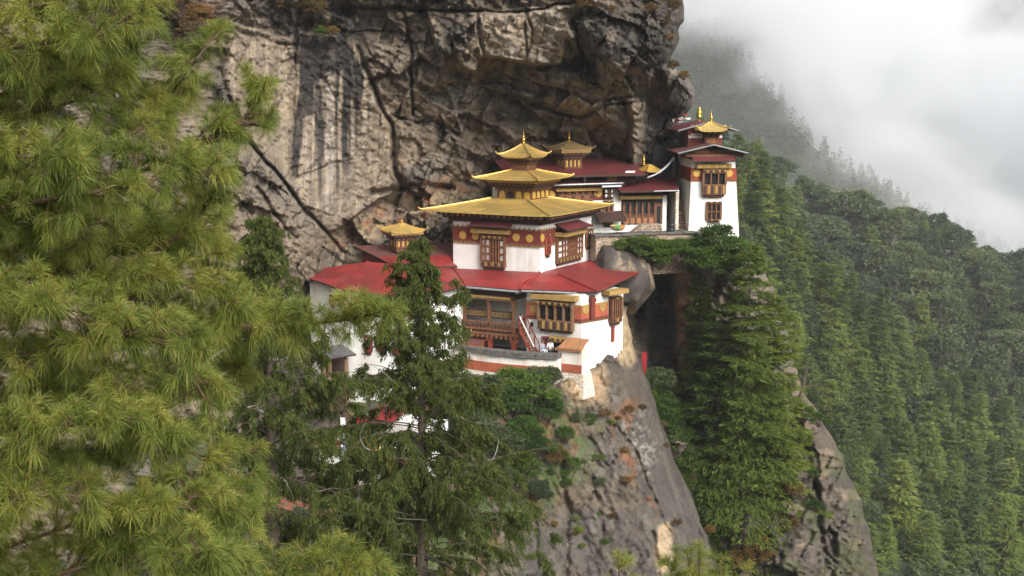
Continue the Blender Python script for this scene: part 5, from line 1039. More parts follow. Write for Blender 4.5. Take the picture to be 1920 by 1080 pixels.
def person(loc, yaw, label, shirt, trousers, pose='stand', hair='hair'):
    t = thing('person', loc, label, 'person'); t.rotation_euler = (0, 0, yaw); s = 1.0
    sit = pose == 'sit'; hp = .48 if sit else .92
    # body: pelvis, spine, neck, head, arms with hands and fingers, legs with feet
    J = [((0, 0, hp), .11), ((0, .01, hp + .22), .105), ((0, .01, hp + .42), .12), ((0, 0, hp + .55), .055), ((0, -.01, hp + .62), .06), ((0, -.015, hp + .70), .085), ((0, -.01, hp + .78), .07)]
    L = [(0, 1), (1, 2), (2, 3), (3, 4), (4, 5), (5, 6)]
    def chain(start, pts):
        p = start
        for c, r in pts: J.append((c, r)); L.append((p, len(J) - 1)); p = len(J) - 1
        return p
    for sd_ in (-1, 1):
        fw = -.12 if sd_ > 0 else -.03
        w_ = chain(2, [((sd_ * .18, 0, hp + .45), .055), ((sd_ * .235, .0, hp + .18), .042), ((sd_ * .24, fw - .08, hp - .02), .03), ((sd_ * .24, fw - .11, hp - .09), .032)])
        for k in range(4): chain(w_, [((sd_ * .24 + (k - 1.5) * .016 * sd_, fw - .13, hp - .13), .008), ((sd_ * .24 + (k - 1.5) * .016 * sd_, fw - .125, hp - .165 + .006 * k), .007)])
        chain(w_, [((sd_ * .21, fw - .14, hp - .11), .009)])
        if sit: chain(0, [((sd_ * .1, -.05, hp), .085), ((sd_ * .12, -.42, hp + .03), .06), ((sd_ * .12, -.42, .1), .04), ((sd_ * .13, -.55, .04), .035)])
        else: chain(0, [((sd_ * .1, 0, hp - .08), .085), ((sd_ * .11, -.02 - .03 * sd_, .5), .058), ((sd_ * .115, .03 - .02 * sd_, .09), .04), ((sd_ * .12, -.12, .035), .035)])
    J.append(((0, -.09, hp + .69), .018)); L.append((5, len(J) - 1))
    skin_mesh('body', J, L, MATS['skin'], t)
    J2 = [((0, .01, hp + .05), .135), ((0, .01, hp + .24), .128), ((0, .01, hp + .44), .138)]; L2 = [(0, 1), (1, 2)]
    for sd_ in (-1, 1):
        fw = -.12 if sd_ > 0 else -.03; b0 = len(J2); J2 += [((sd_ * .18, 0, hp + .46), .072), ((sd_ * .235, 0, hp + .18), .06), ((sd_ * .24, fw - .06, hp + .03), .045)]; L2 += [(2, b0), (b0, b0 + 1), (b0 + 1, b0 + 2)]
    skin_mesh('shirt', J2, L2, MATS[shirt], t)
    J3 = [((0, 0, hp), .135)]; L3 = []
    for sd_ in (-1, 1):
        b0 = len(J3)
        J3 += [((sd_ * .1, -.05, hp), .1), ((sd_ * .12, -.42, hp + .03), .078), ((sd_ * .12, -.42, .15), .058)] if sit else [((sd_ * .1, 0, hp - .08), .1), ((sd_ * .11, -.02 - .03 * sd_, .5), .078), ((sd_ * .115, .03 - .02 * sd_, .12), .06)]
        L3 += [(0, b0), (b0, b0 + 1), (b0 + 1, b0 + 2)]
    skin_mesh('trousers', J3, L3, MATS[trousers], t)
    hb = MB(); hb.lathe((0, .02, hp + .66), [(.06, -.06), (.095, 0), (.105, .07), (.09, .13), (.05, .165), (.005, .175)], 12); ho = link_mesh('hair', hb.v, hb.f, MATS[hair], None, None, True); ho.parent = t
    return t
p = FW.pt(FW.hit(1032.5, 660, .8)[0], .9, zf); person(p, math.radians(185), 'person in white T-shirt and dark trousers standing at the terrace door, back turned', 'shirt_white', 'trousers_dark')
p = FW.pt(FW.hit(1017, 662, 1.2)[0], 1.2, zf + .35); person(p, math.radians(40), 'person in pale top with long dark hair sitting at the foot of the staircase', 'shirt_grey', 'trousers_white', 'sit')
p = FW.pt(FW.hit(974.5, 612, .1)[0], -.2, zfl); person(p, math.radians(20), 'person in bright red robe standing at the right end of the carved balcony', 'robe_red', 'robe_red')
p = P(615, 972, 83); person(p, math.radians(100), 'person in white top standing at the red railing of the lower yard', 'shirt_white', 'trousers_dark')
# ================================================================== VEGETATION
def leaf_mat(name, cols, trans=.35, rough=.7, tint=True, vary=0):
    m = bpy.data.materials.new(name); m.use_nodes = True; t = m.node_tree; t.nodes.clear(); o = _n(t, 'ShaderNodeOutputMaterial')
    gi = _n(t, 'ShaderNodeNewGeometry'); rp = _n(t, 'ShaderNodeValToRGB'); e = rp.color_ramp.elements
    while len(e) < len(cols): e.new(.5)
    for i, cc in enumerate(cols): e[i].position = i / (len(cols) - 1); e[i].color = tuple(cc) + (1,)
    t.links.new(gi.outputs['Random Per Island'], rp.inputs[0]); col_ = rp.outputs[0]
    if tint:
        oi = _n(t, 'ShaderNodeObjectInfo'); k = mixc(t, oi.outputs['Random'], (.55, .64, .7), (1.42, 1.3, 1.0)); col_ = mixc(t, 1.0, col_, k, 'MULTIPLY')
    if vary: col_ = mixc(t, 1.0, col_, mixc(t, rng(t, noise(t, coords(t), vary, 3, .6), .36, .64), (.72, .82, .75), (1.35, 1.26, 1.15)), 'MULTIPLY')
    d = _n(t, 'ShaderNodeBsdfPrincipled'); d.inputs['Roughness'].default_value = rough; d.inputs['Specular IOR Level'].default_value = .2; tr = _n(t, 'ShaderNodeBsdfTranslucent'); mx = _n(t, 'ShaderNodeMixShader'); mx.inputs[0].default_value = trans
    t.links.new(col_, d.inputs['Base Color']); t.links.new(col_, tr.inputs['Color']); t.links.new(d.outputs[0], mx.inputs[1]); t.links.new(tr.outputs[0], mx.inputs[2]); t.links.new(mx.outputs[0], o.inputs[0]); MATS[name] = m
leaf_mat('needles_pine', [(.125, .17, .03), (.20, .245, .05), (.285, .31, .075), (.38, .36, .12)], .5, .45, False, 2.2)
leaf_mat('needles_hemlock', [(.105, .16, .036), (.155, .21, .046), (.21, .255, .06)], .5)
leaf_mat('needles_far', [(.10, .155, .042), (.15, .205, .055), (.20, .245, .07)], .4)
leaf_mat('leaf_dark', [(.042, .070, .032), (.062, .092, .042), (.098, .124, .058), (.085, .10, .060)], .25)
leaf_mat('cypress_spray', [(.040, .066, .015), (.070, .104, .022), (.108, .136, .030), (.125, .105, .03)], .45, .7, False)
leaf_mat('leaf_bush', [(.045, .09, .018), (.072, .13, .026), (.11, .165, .035)], .35)
leaf_mat('leaf_dry', [(.13, .06, .025), (.17, .10, .04), (.10, .09, .03)], .2)
paint('bark', (.085, .062, .045), (.05, .038, .03), .95, 0, 3, (.14, .11, .09), .02, 8); paint('bark_pale', (.25, .22, .19), (.16, .14, .12), .95, 0, 4); paint('twig', (.10, .06, .035), (.075, .042, .024), .9, 0, 6); paint('bud', (.26, .13, .05), (.2, .1, .04), .8, 0, 9)
def unit(v): return v / (np.linalg.norm(v, axis=-1, keepdims=True) + 1e-9)
def leaf_quads(pos, ax, side, l, w_):
    """one kite-shaped leaf per row: from pos along ax, spread along side"""
    l = l[:, None]; w_ = w_[:, None]; a = pos; b = pos + ax * l * .45 + side * w_ * .5; c = pos + ax * l; d = pos + ax * l * .45 - side * w_ * .5
    V = np.stack([a, b, c, d], 1).reshape(-1, 3); return V, np.arange(len(V), dtype=np.int32).reshape(-1, 4)
def conifer_mesh(R_, H, R, nb, lpb, ll, lw, start=.06, droop=.35, up=.25, power=.75, width=.34, top_sharp=1.0, lean=0.0):
    t = np.sort(R_.random(nb)) ** .9; t = np.round(t * 26 + R_.normal(0, .22, nb)) / 26; t = np.clip(t, 0, .995)
    z = H * (start + (1 - start) * t); L = (R * (1 - t) ** power * R_.uniform(.62, 1.12, nb) + .012 * H); az = R_.uniform(0, 2 * np.pi, nb)
    L *= 1 + .18 * np.sin(az * 2 + R_.uniform(0, 6)) + .12 * np.sin(az * 3 + t * 9)
    sl = up * t - droop * (1 - t) * .6 + R_.normal(0, .07, nb); bi = np.repeat(np.arange(nb), np.maximum(6, (lpb * (.35 + .65 * L / R)).astype(int))); n = len(bi)
    r = R_.random(n) ** .62; Lb = L[bi]; d = np.stack([np.cos(az), np.sin(az), sl], -1)[bi]; p = np.stack([-np.sin(az), np.cos(az), np.zeros(nb)], -1)[bi]
    lat = R_.uniform(-1, 1, n) * width * Lb * np.sqrt(np.clip(1.08 - r, 0.03, 1)) * np.minimum(1, r * 3); sg = np.sign(lat)[:, None]
    pos = d * (Lb * r)[:, None] + p * lat[:, None]; pos[:, 2] += z[bi] - droop * .5 * Lb * r ** 2 - .10 * np.abs(lat) + R_.normal(0, .018 * R, n)
    ax = unit(d * .8 + p * sg * R_.uniform(.3, 1.1, n)[:, None] + np.stack([R_.normal(0, .25, n), R_.normal(0, .25, n), R_.normal(-.22, .22, n)], -1)); sd_ = unit(np.cross(ax, np.stack([R_.normal(0, .35, n), R_.normal(0, .35, n), np.ones(n)], -1)))
    V, F_ = leaf_quads(pos, ax, sd_, ll * R_.uniform(.6, 1.3, n), lw * R_.uniform(.6, 1.3, n)); return V, F_, (z, L, d if 0 else np.stack([np.cos(az), np.sin(az), sl], -1))
def trunk_mesh(H, r, br=None, nbr=0, k=.97, lean=(0, 0)):
    mb = MB(); n = 7; pts = [np.array((lean[0] * (i / n) ** 2 + .01 * H * math.sin(i * 2.1) * (i < n) * .3, lean[1] * (i / n) ** 2, H * k * i / n)) for i in range(n + 1)]; mb.path(pts, [r * (1 - .93 * i / n) for i in range(n + 1)], 7)
    if br is not None:
        z, L, d = br
        for i in range(0, len(z), max(1, len(z) // max(nbr, 1))): p = np.array((0, 0, z[i])); mb.tube(p, p + d[i] * L[i] * .75, max(.01, r * .22 * (1 - z[i] / H) + .012), .008, 5, cap=False)
    return mb
def crown_mesh(R_, ctr, rad, nclump, lpc, ll, lw, cr=.34, low=-.35):
    """broad-leaved crown: leaf clumps of uneven size spread through an ellipsoid, with gaps between"""
    u = unit(R_.normal(0, 1, (nclump * 3, 3))); u = u[u[:, 2] > low][:nclump]; k = len(u); rr = R_.uniform(.45, 1.0, k) ** .6; cc = u * rr[:, None] * np.array(rad) + np.array(ctr); cs = R_.uniform(.6, 1.25, k) * cr * min(rad)
    bi = np.repeat(np.arange(k), lpc); n = len(bi); q = unit(R_.normal(0, 1, (n, 3))); q[:, 2] = np.abs(q[:, 2]) * .9 - .25; rad_ = R_.random(n) ** .35
    pos = cc[bi] + q * (cs[bi] * rad_)[:, None] * np.array((1.15, 1.15, .8)); ax = unit(q + R_.normal(0, .6, (n, 3)) + np.array((0, 0, -.15))); sd_ = unit(np.cross(ax, R_.normal(0, 1, (n, 3)) + np.array((0, 0, .6))))
    V, F_ = leaf_quads(pos, ax, sd_, ll * R_.uniform(.6, 1.3, n), lw * R_.uniform(.6, 1.3, n)); return V, F_, cc
def proto(name, V, F_, m):
    o = link_mesh(name, V, F_, m); me = o.data; bpy.data.objects.remove(o); return me
def place(name, loc, s, rz, parts, label, cat, group=None, sz=1.0):
    t = thing(name, loc, label, cat, group); q_ = s * (rf_.uniform(.78, 1.3) if cat == 'tree' and s != 1 else 1); t.scale = (q_, q_, s * sz); t.rotation_euler = (0, 0, rz)
    for nm, me in parts:
        o = bpy.data.objects.new(nm, me); COL.objects.link(o); o.parent = t
    return t
# ---------------- forest on the hillsides
CON, BRD = [], []
for s in range(5):
    R_ = np.random.default_rng(100 + s); H = 17.0; V, F_, br = conifer_mesh(R_, H, (4.4, 5.4, 4.8, 5.9, 4.2)[s], 120, 44, 1.15, .32, .10, (.32, .2, .4, .28, .3)[s], .2, (.7, .8, .66, .9, .75)[s], .42)
    CON.append((('trunk', trunk_mesh(H, .26).build('trunk', M('bark')).data), ('crown', proto('crown', V, F_, MATS['needles_far']))))
for s in range(5):
    R_ = np.random.default_rng(200 + s); H = 15.0; rad = ((4.2, 4.2, 4.4), (4.8, 4.6, 3.6), (3.6, 3.8, 5.0), (4.4, 4.0, 4.2), (3.4, 3.4, 5.6))[s]
    V, F_, cc = crown_mesh(R_, (0, 0, H - rad[2] * .95), rad, 30, 120, .75, .40, .40, -.5); tm = trunk_mesh(H * .75, .3)
    for q in cc[::3]: tm.tube((0, 0, H * .42), q, .09, .03, 5, cap=False)
    BRD.append((('trunk', tm.build('trunk', M('bark_pale')).data), ('crown', proto('crown', V, F_, MATS['leaf_dark']))))
for o in [o for o in COL.objects if o.name.startswith('trunk') and o.parent is None]: bpy.data.objects.remove(o)
rf_ = np.random.default_rng(7)
def scatter(n, x0, x1, topf, y1, gap, tries=9000, seed=1):
    r = np.random.default_rng(seed); out = []
    for _ in range(tries):
        x = r.uniform(x0, x1); y = r.uniform(0, 1); yt = topf(np.array([x]))[0]; py = yt + 2 + (y1 - yt) * y
        if py > y1: continue
        g = gap * (.75 + .6 * (py - 300) / 700)
        if all(((x - a) / 1.0) ** 2 + ((py - b) / .9) ** 2 > g * g for a, b in out): out.append((x, py))
        if len(out) >= n: break
    return sorted(out, key=lambda q: q[1])
def where(px, py, near):
    if near:
        row = 'high on the near slope' if py < 470 else 'halfway down the near slope' if py < 700 else 'low on the near slope' if py < 880 else 'at the near slope foot'
        return row + (', nearest the cliff edge' if px < 1560 else ', mid-slope' if px < 1740 else ', on its gorge side')
    row = 'on the back slope skyline' if py < topB(np.array([px]))[0] + 45 else 'upper back slope' if py < 620 else 'lower back slope'
    return row + (', under thin mist' if px < 1560 else ', below the cloud middle' if px < 1740 else ', below the thickest cloud')
sp = scatter(230, 1290, 1960, topN, 1110, 33, 9000, 3)
for px, py in sp:
    ed_ = float(np.interp(py + 60, [0, 440, 530, 680, 790, 920, 1080], [1300, 1390, 1440, 1490, 1540, 1606, 1646]))
    if px < ed_ - 70: continue
    Dt = float(depN(np.array([float(px)]), np.array([float(py)]))[0]); p = P(px, py + 4, Dt + 2); hpx = rf_.uniform(95, 150) * (.75 + .45 * (py - 300) / 700); s = hpx * Dt / FPX / 17.0
    br_ = rf_.random() < .10; pr = (BRD if br_ else CON)[rf_.integers(5)]
    w2 = where(px, py, True)
    place('broadleaf_tree' if br_ else 'conifer', p - np.array((0, 0, 1.0)), s * (.8 if br_ else 1), rf_.uniform(0, 6.28), pr, ('dark rounded tree ' if br_ else 'light green conifer ') + w2, 'tree', ('dark trees ' if br_ else 'conifers ') + w2)
sp = scatter(250, 1280, 1990, topB, 880, 32, 9000, 5)
for px, py in sp:
    if px < 1375 or py > topN(np.array([px]))[0] + 55: continue
    Dt = float(depB(np.array([float(px)]), np.array([float(py)]))[0]); p = P(px, py + 6, Dt + 2); con = rf_.random() < (.34 if py < topB(np.array([px]))[0] + 40 else .13) or px < 1520 and rf_.random() < .4
    hpx = rf_.uniform(84, 132) * (.95 + .25 * (py - 400) / 500); s = hpx * Dt / FPX / (17.0 if con else 15.0); pr = (CON if con else BRD)[rf_.integers(5)]; w2 = where(px, py, False)
    place('conifer' if con else 'broadleaf_tree', p - np.array((0, 0, 1.5)), s, rf_.uniform(0, 6.28), pr, ('pointed green conifer ' if con else 'dark spreading tree ') + w2, 'tree', ('pointed conifers ' if con else 'dark trees ') + w2)
for i in range(17):                                                  # the ragged row of crowns that stands against the cloud
    px = 1545 + 25 * i + rf_.uniform(-8, 8); py = float(topB(np.array([px]))[0]) + rf_.uniform(0, 10); Dt = float(depB(np.array([px]), np.array([py]))[0]); con = i in (1, 3, 4, 7, 10, 11, 14, 16); hpx = rf_.uniform(70, 112)
    place('conifer' if con else 'broadleaf_tree', P(px, py + 8, Dt + 1) - np.array((0, 0, 1.5)), hpx * Dt / FPX / (17.0 if con else 15.0), rf_.uniform(0, 6.28), (CON if con else BRD)[rf_.integers(5)], ('pointed conifer ' if con else 'ragged dark crown ') + 'standing against the white cloud on the ridge', 'tree', ('conifers' if con else 'dark crowns') + ' against the cloud')
# far woods dissolving in the cloud: reads as one mass
def mass(name, n, x0, x1, topf, dep, ybot, seed, hm, kind_leaf, lift_=0):
    r = np.random.default_rng(seed); Vs = []; 
    for i in range(n):
        px = r.uniform(x0, x1); yt = topf(np.array([px]))[0]; py = yt + 3 + (ybot - yt) * r.random() ** 1.5; Dt = float(dep(np.array([px]), np.array([py]))[0]); h = hm * r.uniform(.6, 1.25)
        k = 90; t_ = r.random(k) ** .8; a = r.uniform(0, 6.28, k); wd = .26 * h * (1 - t_) ** .7 * r.uniform(.4, 1.1, k) + .2; b0 = P(px, py, Dt + 1)
        pos = b0 + np.stack([np.cos(a) * wd * .35, np.sin(a) * wd * .35, t_ * h], -1); ax = unit(np.stack([np.cos(a), np.sin(a), r.normal(-.25, .3, k)], -1)); sd_ = unit(np.cross(ax, np.stack([r.normal(0, .5, k), r.normal(0, .5, k), np.ones(k)], -1)))
        Vs.append(leaf_quads(pos, ax, sd_, wd * .9 + .5, np.full(k, h * .075))[0])
    V = np.concatenate(Vs); o = link_mesh(name, V, np.arange(len(V), dtype=np.int32).reshape(-1, 4), MATS[kind_leaf]); tag(o, kind='stuff')
mass('forest', 1500, 1240, 2040, topF, depF, 640, 31, 13, 'leaf_dark'); mass('distant_forest', 900, 1250, 2090, topM, depM, 360, 33, 16, 'leaf_dark'); mass('undergrowth', 900, 1330, 1990, topN, depN, 1120, 35, 6, 'leaf_dark'); mass('scrub', 900, 1360, 1990, topB, depB, 860, 37, 7, 'leaf_dark')
# ---------------- tall conifers growing in the cleft below the tower
def big_conifer(px, py0, py1, D, R, seed, label, nb=330, lpb=170, m='needles_hemlock', ll=.55, lw=.13):
    b0 = P(px, py0, D); H = zat(b0[0], b0[1], py1) - b0[2]; R_ = np.random.default_rng(seed); V, F_, br = conifer_mesh(R_, H, R, nb, lpb, ll, lw, .03, .30, .2, .62, .45)
    tm = trunk_mesh(H, .42, br, 60); return place('conifer', b0, 1, 0, (('trunk', link_free(tm, 'trunk', M('bark'))), ('crown', proto('crown', V, F_, MATS[m]))), label, 'tree')
def link_free(mb, name, mats):
    o = link_mesh(name, mb.v, mb.f, mats, None, mb.m); me = o.data; bpy.data.objects.remove(o); return me
big_conifer(1392, 1050, 462, 111.0, 5.3, 11, 'tallest feathery conifer in the cleft, rising from the gully up to the tower foot')
big_conifer(1340, 1060, 570, 111.5, 3.7, 12, 'feathery conifer on the gully side of the tallest one, leaning over the dark slab', 220, 140)
big_conifer(1440, 1020, 560, 112.0, 4.6, 13, 'feathery conifer between the tallest cleft tree and the grey rock edge', 260, 160)
big_conifer(1306, 760, 505, 116.0, 2.0, 14, 'slender conifer high in the cleft against the dark recess', 150, 110)
# ---------------- bushes
BU = {}
for nm, mt, sd0 in (('leaf_bush', 'leaf_bush', 300), ('leaf_dark', 'leaf_dark', 310), ('leaf_dry', 'leaf_dry', 320), ('needles_hemlock', 'needles_hemlock', 330)):
    BU[nm] = []
    for s in range(3):
        R_ = np.random.default_rng(sd0 + s); V, F_, cc = crown_mesh(R_, (0, 0, .8), (1, .9, .75), 34, 130, .13, .06, .36, -.6); tm = MB()
        for q in cc[::2]: tm.tube((0, 0, -.1), q, .035, .012, 5, cap=False)
        BU[nm].append((('stem', link_free(tm, 'stem', M('bark'))), ('foliage', proto('foliage', V, F_, MATS[mt]))))
rb_ = np.random.default_rng(9)
def bush(px, py, D, s, kind, label, group=None, sz=1.0): place('bush', P(px, py, D), s, rb_.uniform(0, 6.28), BU[kind][rb_.integers(3)], label, 'bush', group, sz)
bush(1345, 478, 115.4, 1.7, 'leaf_bush', 'bright green leafy bush growing against the foot of the tower'); bush(1330, 525, 114.6, 2.0, 'leaf_bush', 'broad green bush filling the rock below the bush at the tower foot'); bush(1370, 505, 114.8, 1.8, 'leaf_bush', 'green bush on the right shoulder of the bush at the tower foot'); bush(1312, 500, 116, 1.7, 'leaf_bush', 'bright green bush beside the tower, next to the retaining wall end'); bush(1388, 520, 116, 2.0, 'needles_hemlock', 'olive bush under the right corner of the tower')
for i, (x, y, s) in enumerate(((1168, 477, .9), (1195, 482, 1.15), (1222, 490, 1.3), (1248, 492, 1.3), (1272, 488, 1.2), (1236, 505, 1.1), (1210, 470, .8))): bush(x, y, 115.2 - .1 * i, s, 'leaf_bush', 'small green bush sprouting along the foot of the rubble retaining wall', 'bushes along the retaining wall')
for i, (x, y, D, s, k) in enumerate(((1000, 735, 100.5, 1.3, 'leaf_dark'), (1030, 722, 101.2, 1.0, 'leaf_dark'), (962, 742, 100.2, 1.4, 'leaf_bush'), (1000, 775, 99.3, 1.9, 'leaf_bush'), (960, 790, 98.5, 1.6, 'leaf_bush'), (1030, 790, 99.3, 1.2, 'leaf_bush'), (925, 760, 99.5, 1.5, 'leaf_dark'), (985, 840, 96.8, 1.5, 'leaf_bush'), (950, 860, 95.5, 1.4, 'leaf_dark'), (1015, 860, 96.5, 1.1, 'leaf_bush'), (1060, 830, 98.8, .8, 'leaf_bush'), (1100, 800, 101.2, .7, 'leaf_bush'), (985, 905, 94.5, 1.2, 'leaf_bush'), (1010, 935, 94, .9, 'leaf_dark'), (930, 920, 93, 1.3, 'leaf_dark'), (900, 830, 96.5, 1.5, 'leaf_dark'), (870, 790, 98, 1.4, 'leaf_dark'), (880, 960, 91.2, 1.2, 'leaf_bush'), (1075, 880, 97.5, .6, 'leaf_bush'), (840, 900, 92.8, 1.4, 'leaf_bush'), (790, 950, 88.5, 1.4, 'leaf_bush'), (840, 1000, 87.5, 1.3, 'leaf_dark'), (700, 985, 84, 1.3, 'leaf_bush'), (650, 1010, 81, 1.2, 'leaf_bush'), (560, 1010, 79.5, 1.2, 'leaf_dark'), (740, 940, 89, 1.2, 'leaf_dark'))):
    z_ = 'just under the terrace parapet' if y < 800 else 'on the rock face below the parapet bushes' if x > 900 else 'on the slope behind the cypress'
    bush(x, y, D, s, k, ('glossy green bush ' if k == 'leaf_bush' else 'dull dark bush ') + z_, ('green bushes ' if k == 'leaf_bush' else 'dark bushes ') + z_)
bush(1040, 870, 97, .9, 'leaf_dry', 'leafless brown twiggy bush below the parapet')
for i in range(30):
    t = i / 29; x = 1222 + 100 * t + rb_.uniform(-14, 26); y = 735 + 290 * t + rb_.uniform(-20, 20); bush(x, y, 113.5 - 4 * t, rb_.uniform(.9, 1.7), 'leaf_dark' if rb_.random() < .3 else 'leaf_bush', 'lush bush in the shaded gully beside the dark slab', 'bushes in the gully')
for i, (x, y, D, s, k) in enumerate(((1510, 790, 113, .9, 'leaf_bush'), (1535, 800, 113, .8, 'leaf_bush'), (1500, 840, 112, 1.1, 'needles_hemlock'), (1475, 860, 111, 1.2, 'needles_hemlock'), (1525, 900, 111, .6, 'leaf_bush'), (1450, 900, 110.5, 1.0, 'leaf_bush'), (1530, 960, 110, .7, 'leaf_bush'))): bush(x, y, D, s, k, ('small green tuft ' if k == 'leaf_bush' else 'olive bush ') + 'clinging to the grey rock right of the cleft trees', ('tufts ' if k == 'leaf_bush' else 'olive bushes ') + 'on the right rock')
for i, (x, y, D, s) in enumerate(((1180, 775, 102.5, .6), (1205, 770, 103, .5), (1172, 850, 100.5, .5), (1245, 800, 106, .4), (1250, 840, 105.5, .4), (1330, 1000, 103, .6), (1270, 985, 99.5, .5), (1300, 900, 104.5, .4))): bush(x, y, D, s * .7, 'leaf_dry', 'rusty dry tuft rooted along the ridge of the dark slab', 'dry tufts along the slab')
for i, (x, y, D, s) in enumerate(((1470, 1000, 108.5, 1.2), (1420, 1050, 107, 1.4), (1390, 1070, 107, 1.3), (1485, 930, 109.8, .9))): bush(x, y, D, s, 'leaf_dry', 'reddish dry bush at the foot of the cleft trees', 'dry bushes under the cleft trees')
for i, (x, y, D, s, k) in enumerate(((590, 32, 111.2, .9, 'leaf_dry'), (572, 22, 111.2, .9, 'leaf_dry'), (602, 70, 111.6, .6, 'leaf_bush'), (625, 66, 111.8, .5, 'leaf_dry'), (545, 20, 111, .9, 'leaf_dry'), (340, 30, 105.3, 1.3, 'leaf_dry'), (310, 20, 105, 1.3, 'leaf_dry'), (375, 55, 105.8, 1.2, 'leaf_dry'), (350, 75, 105, .9, 'leaf_dry'))): bush(x, y, D, s, k, 'dry brown plant on the high ledge of the cliff' if k == 'leaf_dry' else 'lone green plant on the high ledge above the black stain', 'dry plants on the high ledge' if k == 'leaf_dry' else None)
for i, (x, y, D, s) in enumerate(((1095, 18, 107, .6), (1120, 22, 106.6, .7), (1145, 28, 106.4, .5), (1220, 28, 106.6, .6), (1245, 50, 107.2, .6), (1262, 20, 107.6, .6), (1255, 78, 108, .4), (1262, 130, 113, .5), (1282, 150, 114, .5))): bush(x, y, D, s, 'leaf_dry', 'ochre grass tuft on top of the dark overhang', 'grass tufts on the overhang')
for i in range(34):
    x = rb_.uniform(950, 1165); y = rb_.uniform(770, 1060); x = x + (y - 800) * .12
    k = ('leaf_bush', 'needles_hemlock', 'leaf_dry', 'leaf_dark')[rb_.integers(4)]; cn = {'leaf_bush': 'green', 'needles_hemlock': 'olive', 'leaf_dry': 'brown', 'leaf_dark': 'dull'}[k]
    Dk = float(base(np.array([x]), np.array([y]))[0]); bush(x, y, Dk - .1, rb_.uniform(.22, .55), k, 'tiny %s tuft rooted in the rock face under the terrace' % cn, '%s tufts on the buttress' % cn, .8)
# dead snag on the cliff edge
sn = MB(); q = [P(*a) for a in ((1490, 800, 114), (1497, 770, 114), (1500, 745, 114), (1508, 712, 114), (1514, 678, 114))]; sn.path(q, [.28, .22, .17, .11, .04], 7)
for a in (((1499, 752, 114), (1480, 742, 113.5), (1466, 740, 113.5)), ((1504, 728, 114), (1522, 722, 114), (1540, 724, 114)), ((1494, 780, 114), (1470, 790, 113), (1452, 806, 112.5)), ((1508, 712, 114), (1497, 700, 113.8)), ((1498, 762, 114), (1518, 768, 114), (1530, 780, 114)), ((1512, 694, 114), (1522, 684, 114)), ((1485, 744, 113.6), (1478, 730, 113.6))): sn.path([P(*k) for k in a], [.09, .06, .02][:len(a)], 5)
o = sn.build('dead_tree', M('bark'), base=q[0]); tag(o, 'bare dead snag with crooked branches on the rock edge right of the cleft trees', 'dead tree')
# ---------------- dark weeping cypresses in the middle distance
def cypress(px, ptop, pbot, D, Rm, seed, label, nl=120, shape=None, sub=12):
    top = P(px, ptop, D); base_ = P(px, pbot, D); H = top[2] - base_[2]; t = thing('cypress', (top[0], top[1], base_[2]), label, 'tree'); R_ = np.random.default_rng(seed)
    o0 = np.array((top[0], top[1], base_[2])); tm = MB(); n = 12
    for i in range(n): a, b = i / n, (i + 1) / n; tm.tube(o0 + (.10 * math.sin(3 * a), 0, H * a), o0 + (.10 * math.sin(3 * b), 0, H * b), .26 * (1 - .93 * a), .26 * (1 - .93 * b), 8, cap=False)
    Vs = []; pale = MB()
    for k in range(nl):
        f = (k + R_.random()) / nl; h = H * (1 - f ** 1.15 * .94); L = Rm * shape(f) * (R_.uniform(.3, .8) if R_.random() < .42 else R_.uniform(.75, 1.25)); az = k * 2.4 + R_.uniform(-.9, .9); d = np.array((math.cos(az), math.sin(az), 0)); up = R_.uniform(.3, .9) * (1 - f) + R_.uniform(-.2, .5); ben = R_.uniform(.1, .6); sw = R_.normal(0, .16)
        sdv = np.array((-d[1], d[0], 0)); P_ = lambda s: o0 + np.array((0, 0, h)) + d * L * s + sdv * (L * sw * math.sin(3 * s)) + np.array((0, 0, L * (up * s - ben * s * s)))
        pts = [P_(s) for s in np.linspace(0, 1, 6)]; r0 = .016 + .02 * L / Rm; tm.path(pts, [r0 * (1 - .8 * i / 5) for i in range(6)], 5)
        if R_.random() < .34 and f > .35:
            a = P_(.3 + .6 * R_.random()); q = [a]; dd = d * .5 + R_.normal(0, .5, 3)
            for i in range(5): dd = dd + R_.normal(0, .45, 3); q.append(q[-1] + unit(dd) * R_.uniform(.15, .36))
            pale.path(q, [.024, .018, .014, .011, .008, .005], 5)
        nb = max(4, int(sub * (.4 + 1.2 * L / Rm))); gaps = R_.random(3)
        for j in range(nb):
            s = R_.random() ** .55
            if np.min(np.abs(gaps - s)) < .07: continue
            p = P_(s); az2 = az + R_.uniform(-1.5, 1.5); o_ = np.array((math.cos(az2), math.sin(az2), 0)); ls = (.25 + .75 * R_.random() ** 1.4) * min(1.0, .35 + L / Rm); m_ = int(20 + 46 * ls / .7)
            u = np.sort(R_.random(m_)); ou = .9 * R_.random() + .08; hg = R_.uniform(.55, 1.25)
            pp = p + o_ * (ls * ou * u)[:, None] + np.stack([R_.normal(0, .045, m_), R_.normal(0, .045, m_), -ls * hg * u ** 1.6 + .2 * ls * u * R_.random() + R_.normal(0, .03, m_)], -1)
            ax = unit(o_ * .45 + np.stack([R_.normal(0, .45, m_), R_.normal(0, .45, m_), -.6 - .5 * u], -1)); sd_ = unit(np.cross(ax, R_.normal(0, 1, (m_, 3)))); Vs.append(leaf_quads(pp, ax, sd_, R_.uniform(.09, .2, m_), R_.uniform(.025, .052, m_))[0])
    V = np.concatenate(Vs); tm.build('trunk', M('bark'), t)
    if pale.f: tag(pale.build('bare_twig', M('bark_pale'), t), kind='stuff')
    link_mesh('crown', V, np.arange(len(V), dtype=np.int32).reshape(-1, 4), MATS['cypress_spray'], t)
shp = lambda f: min(1.0, .06 + 1.3 * f ** 1.3)
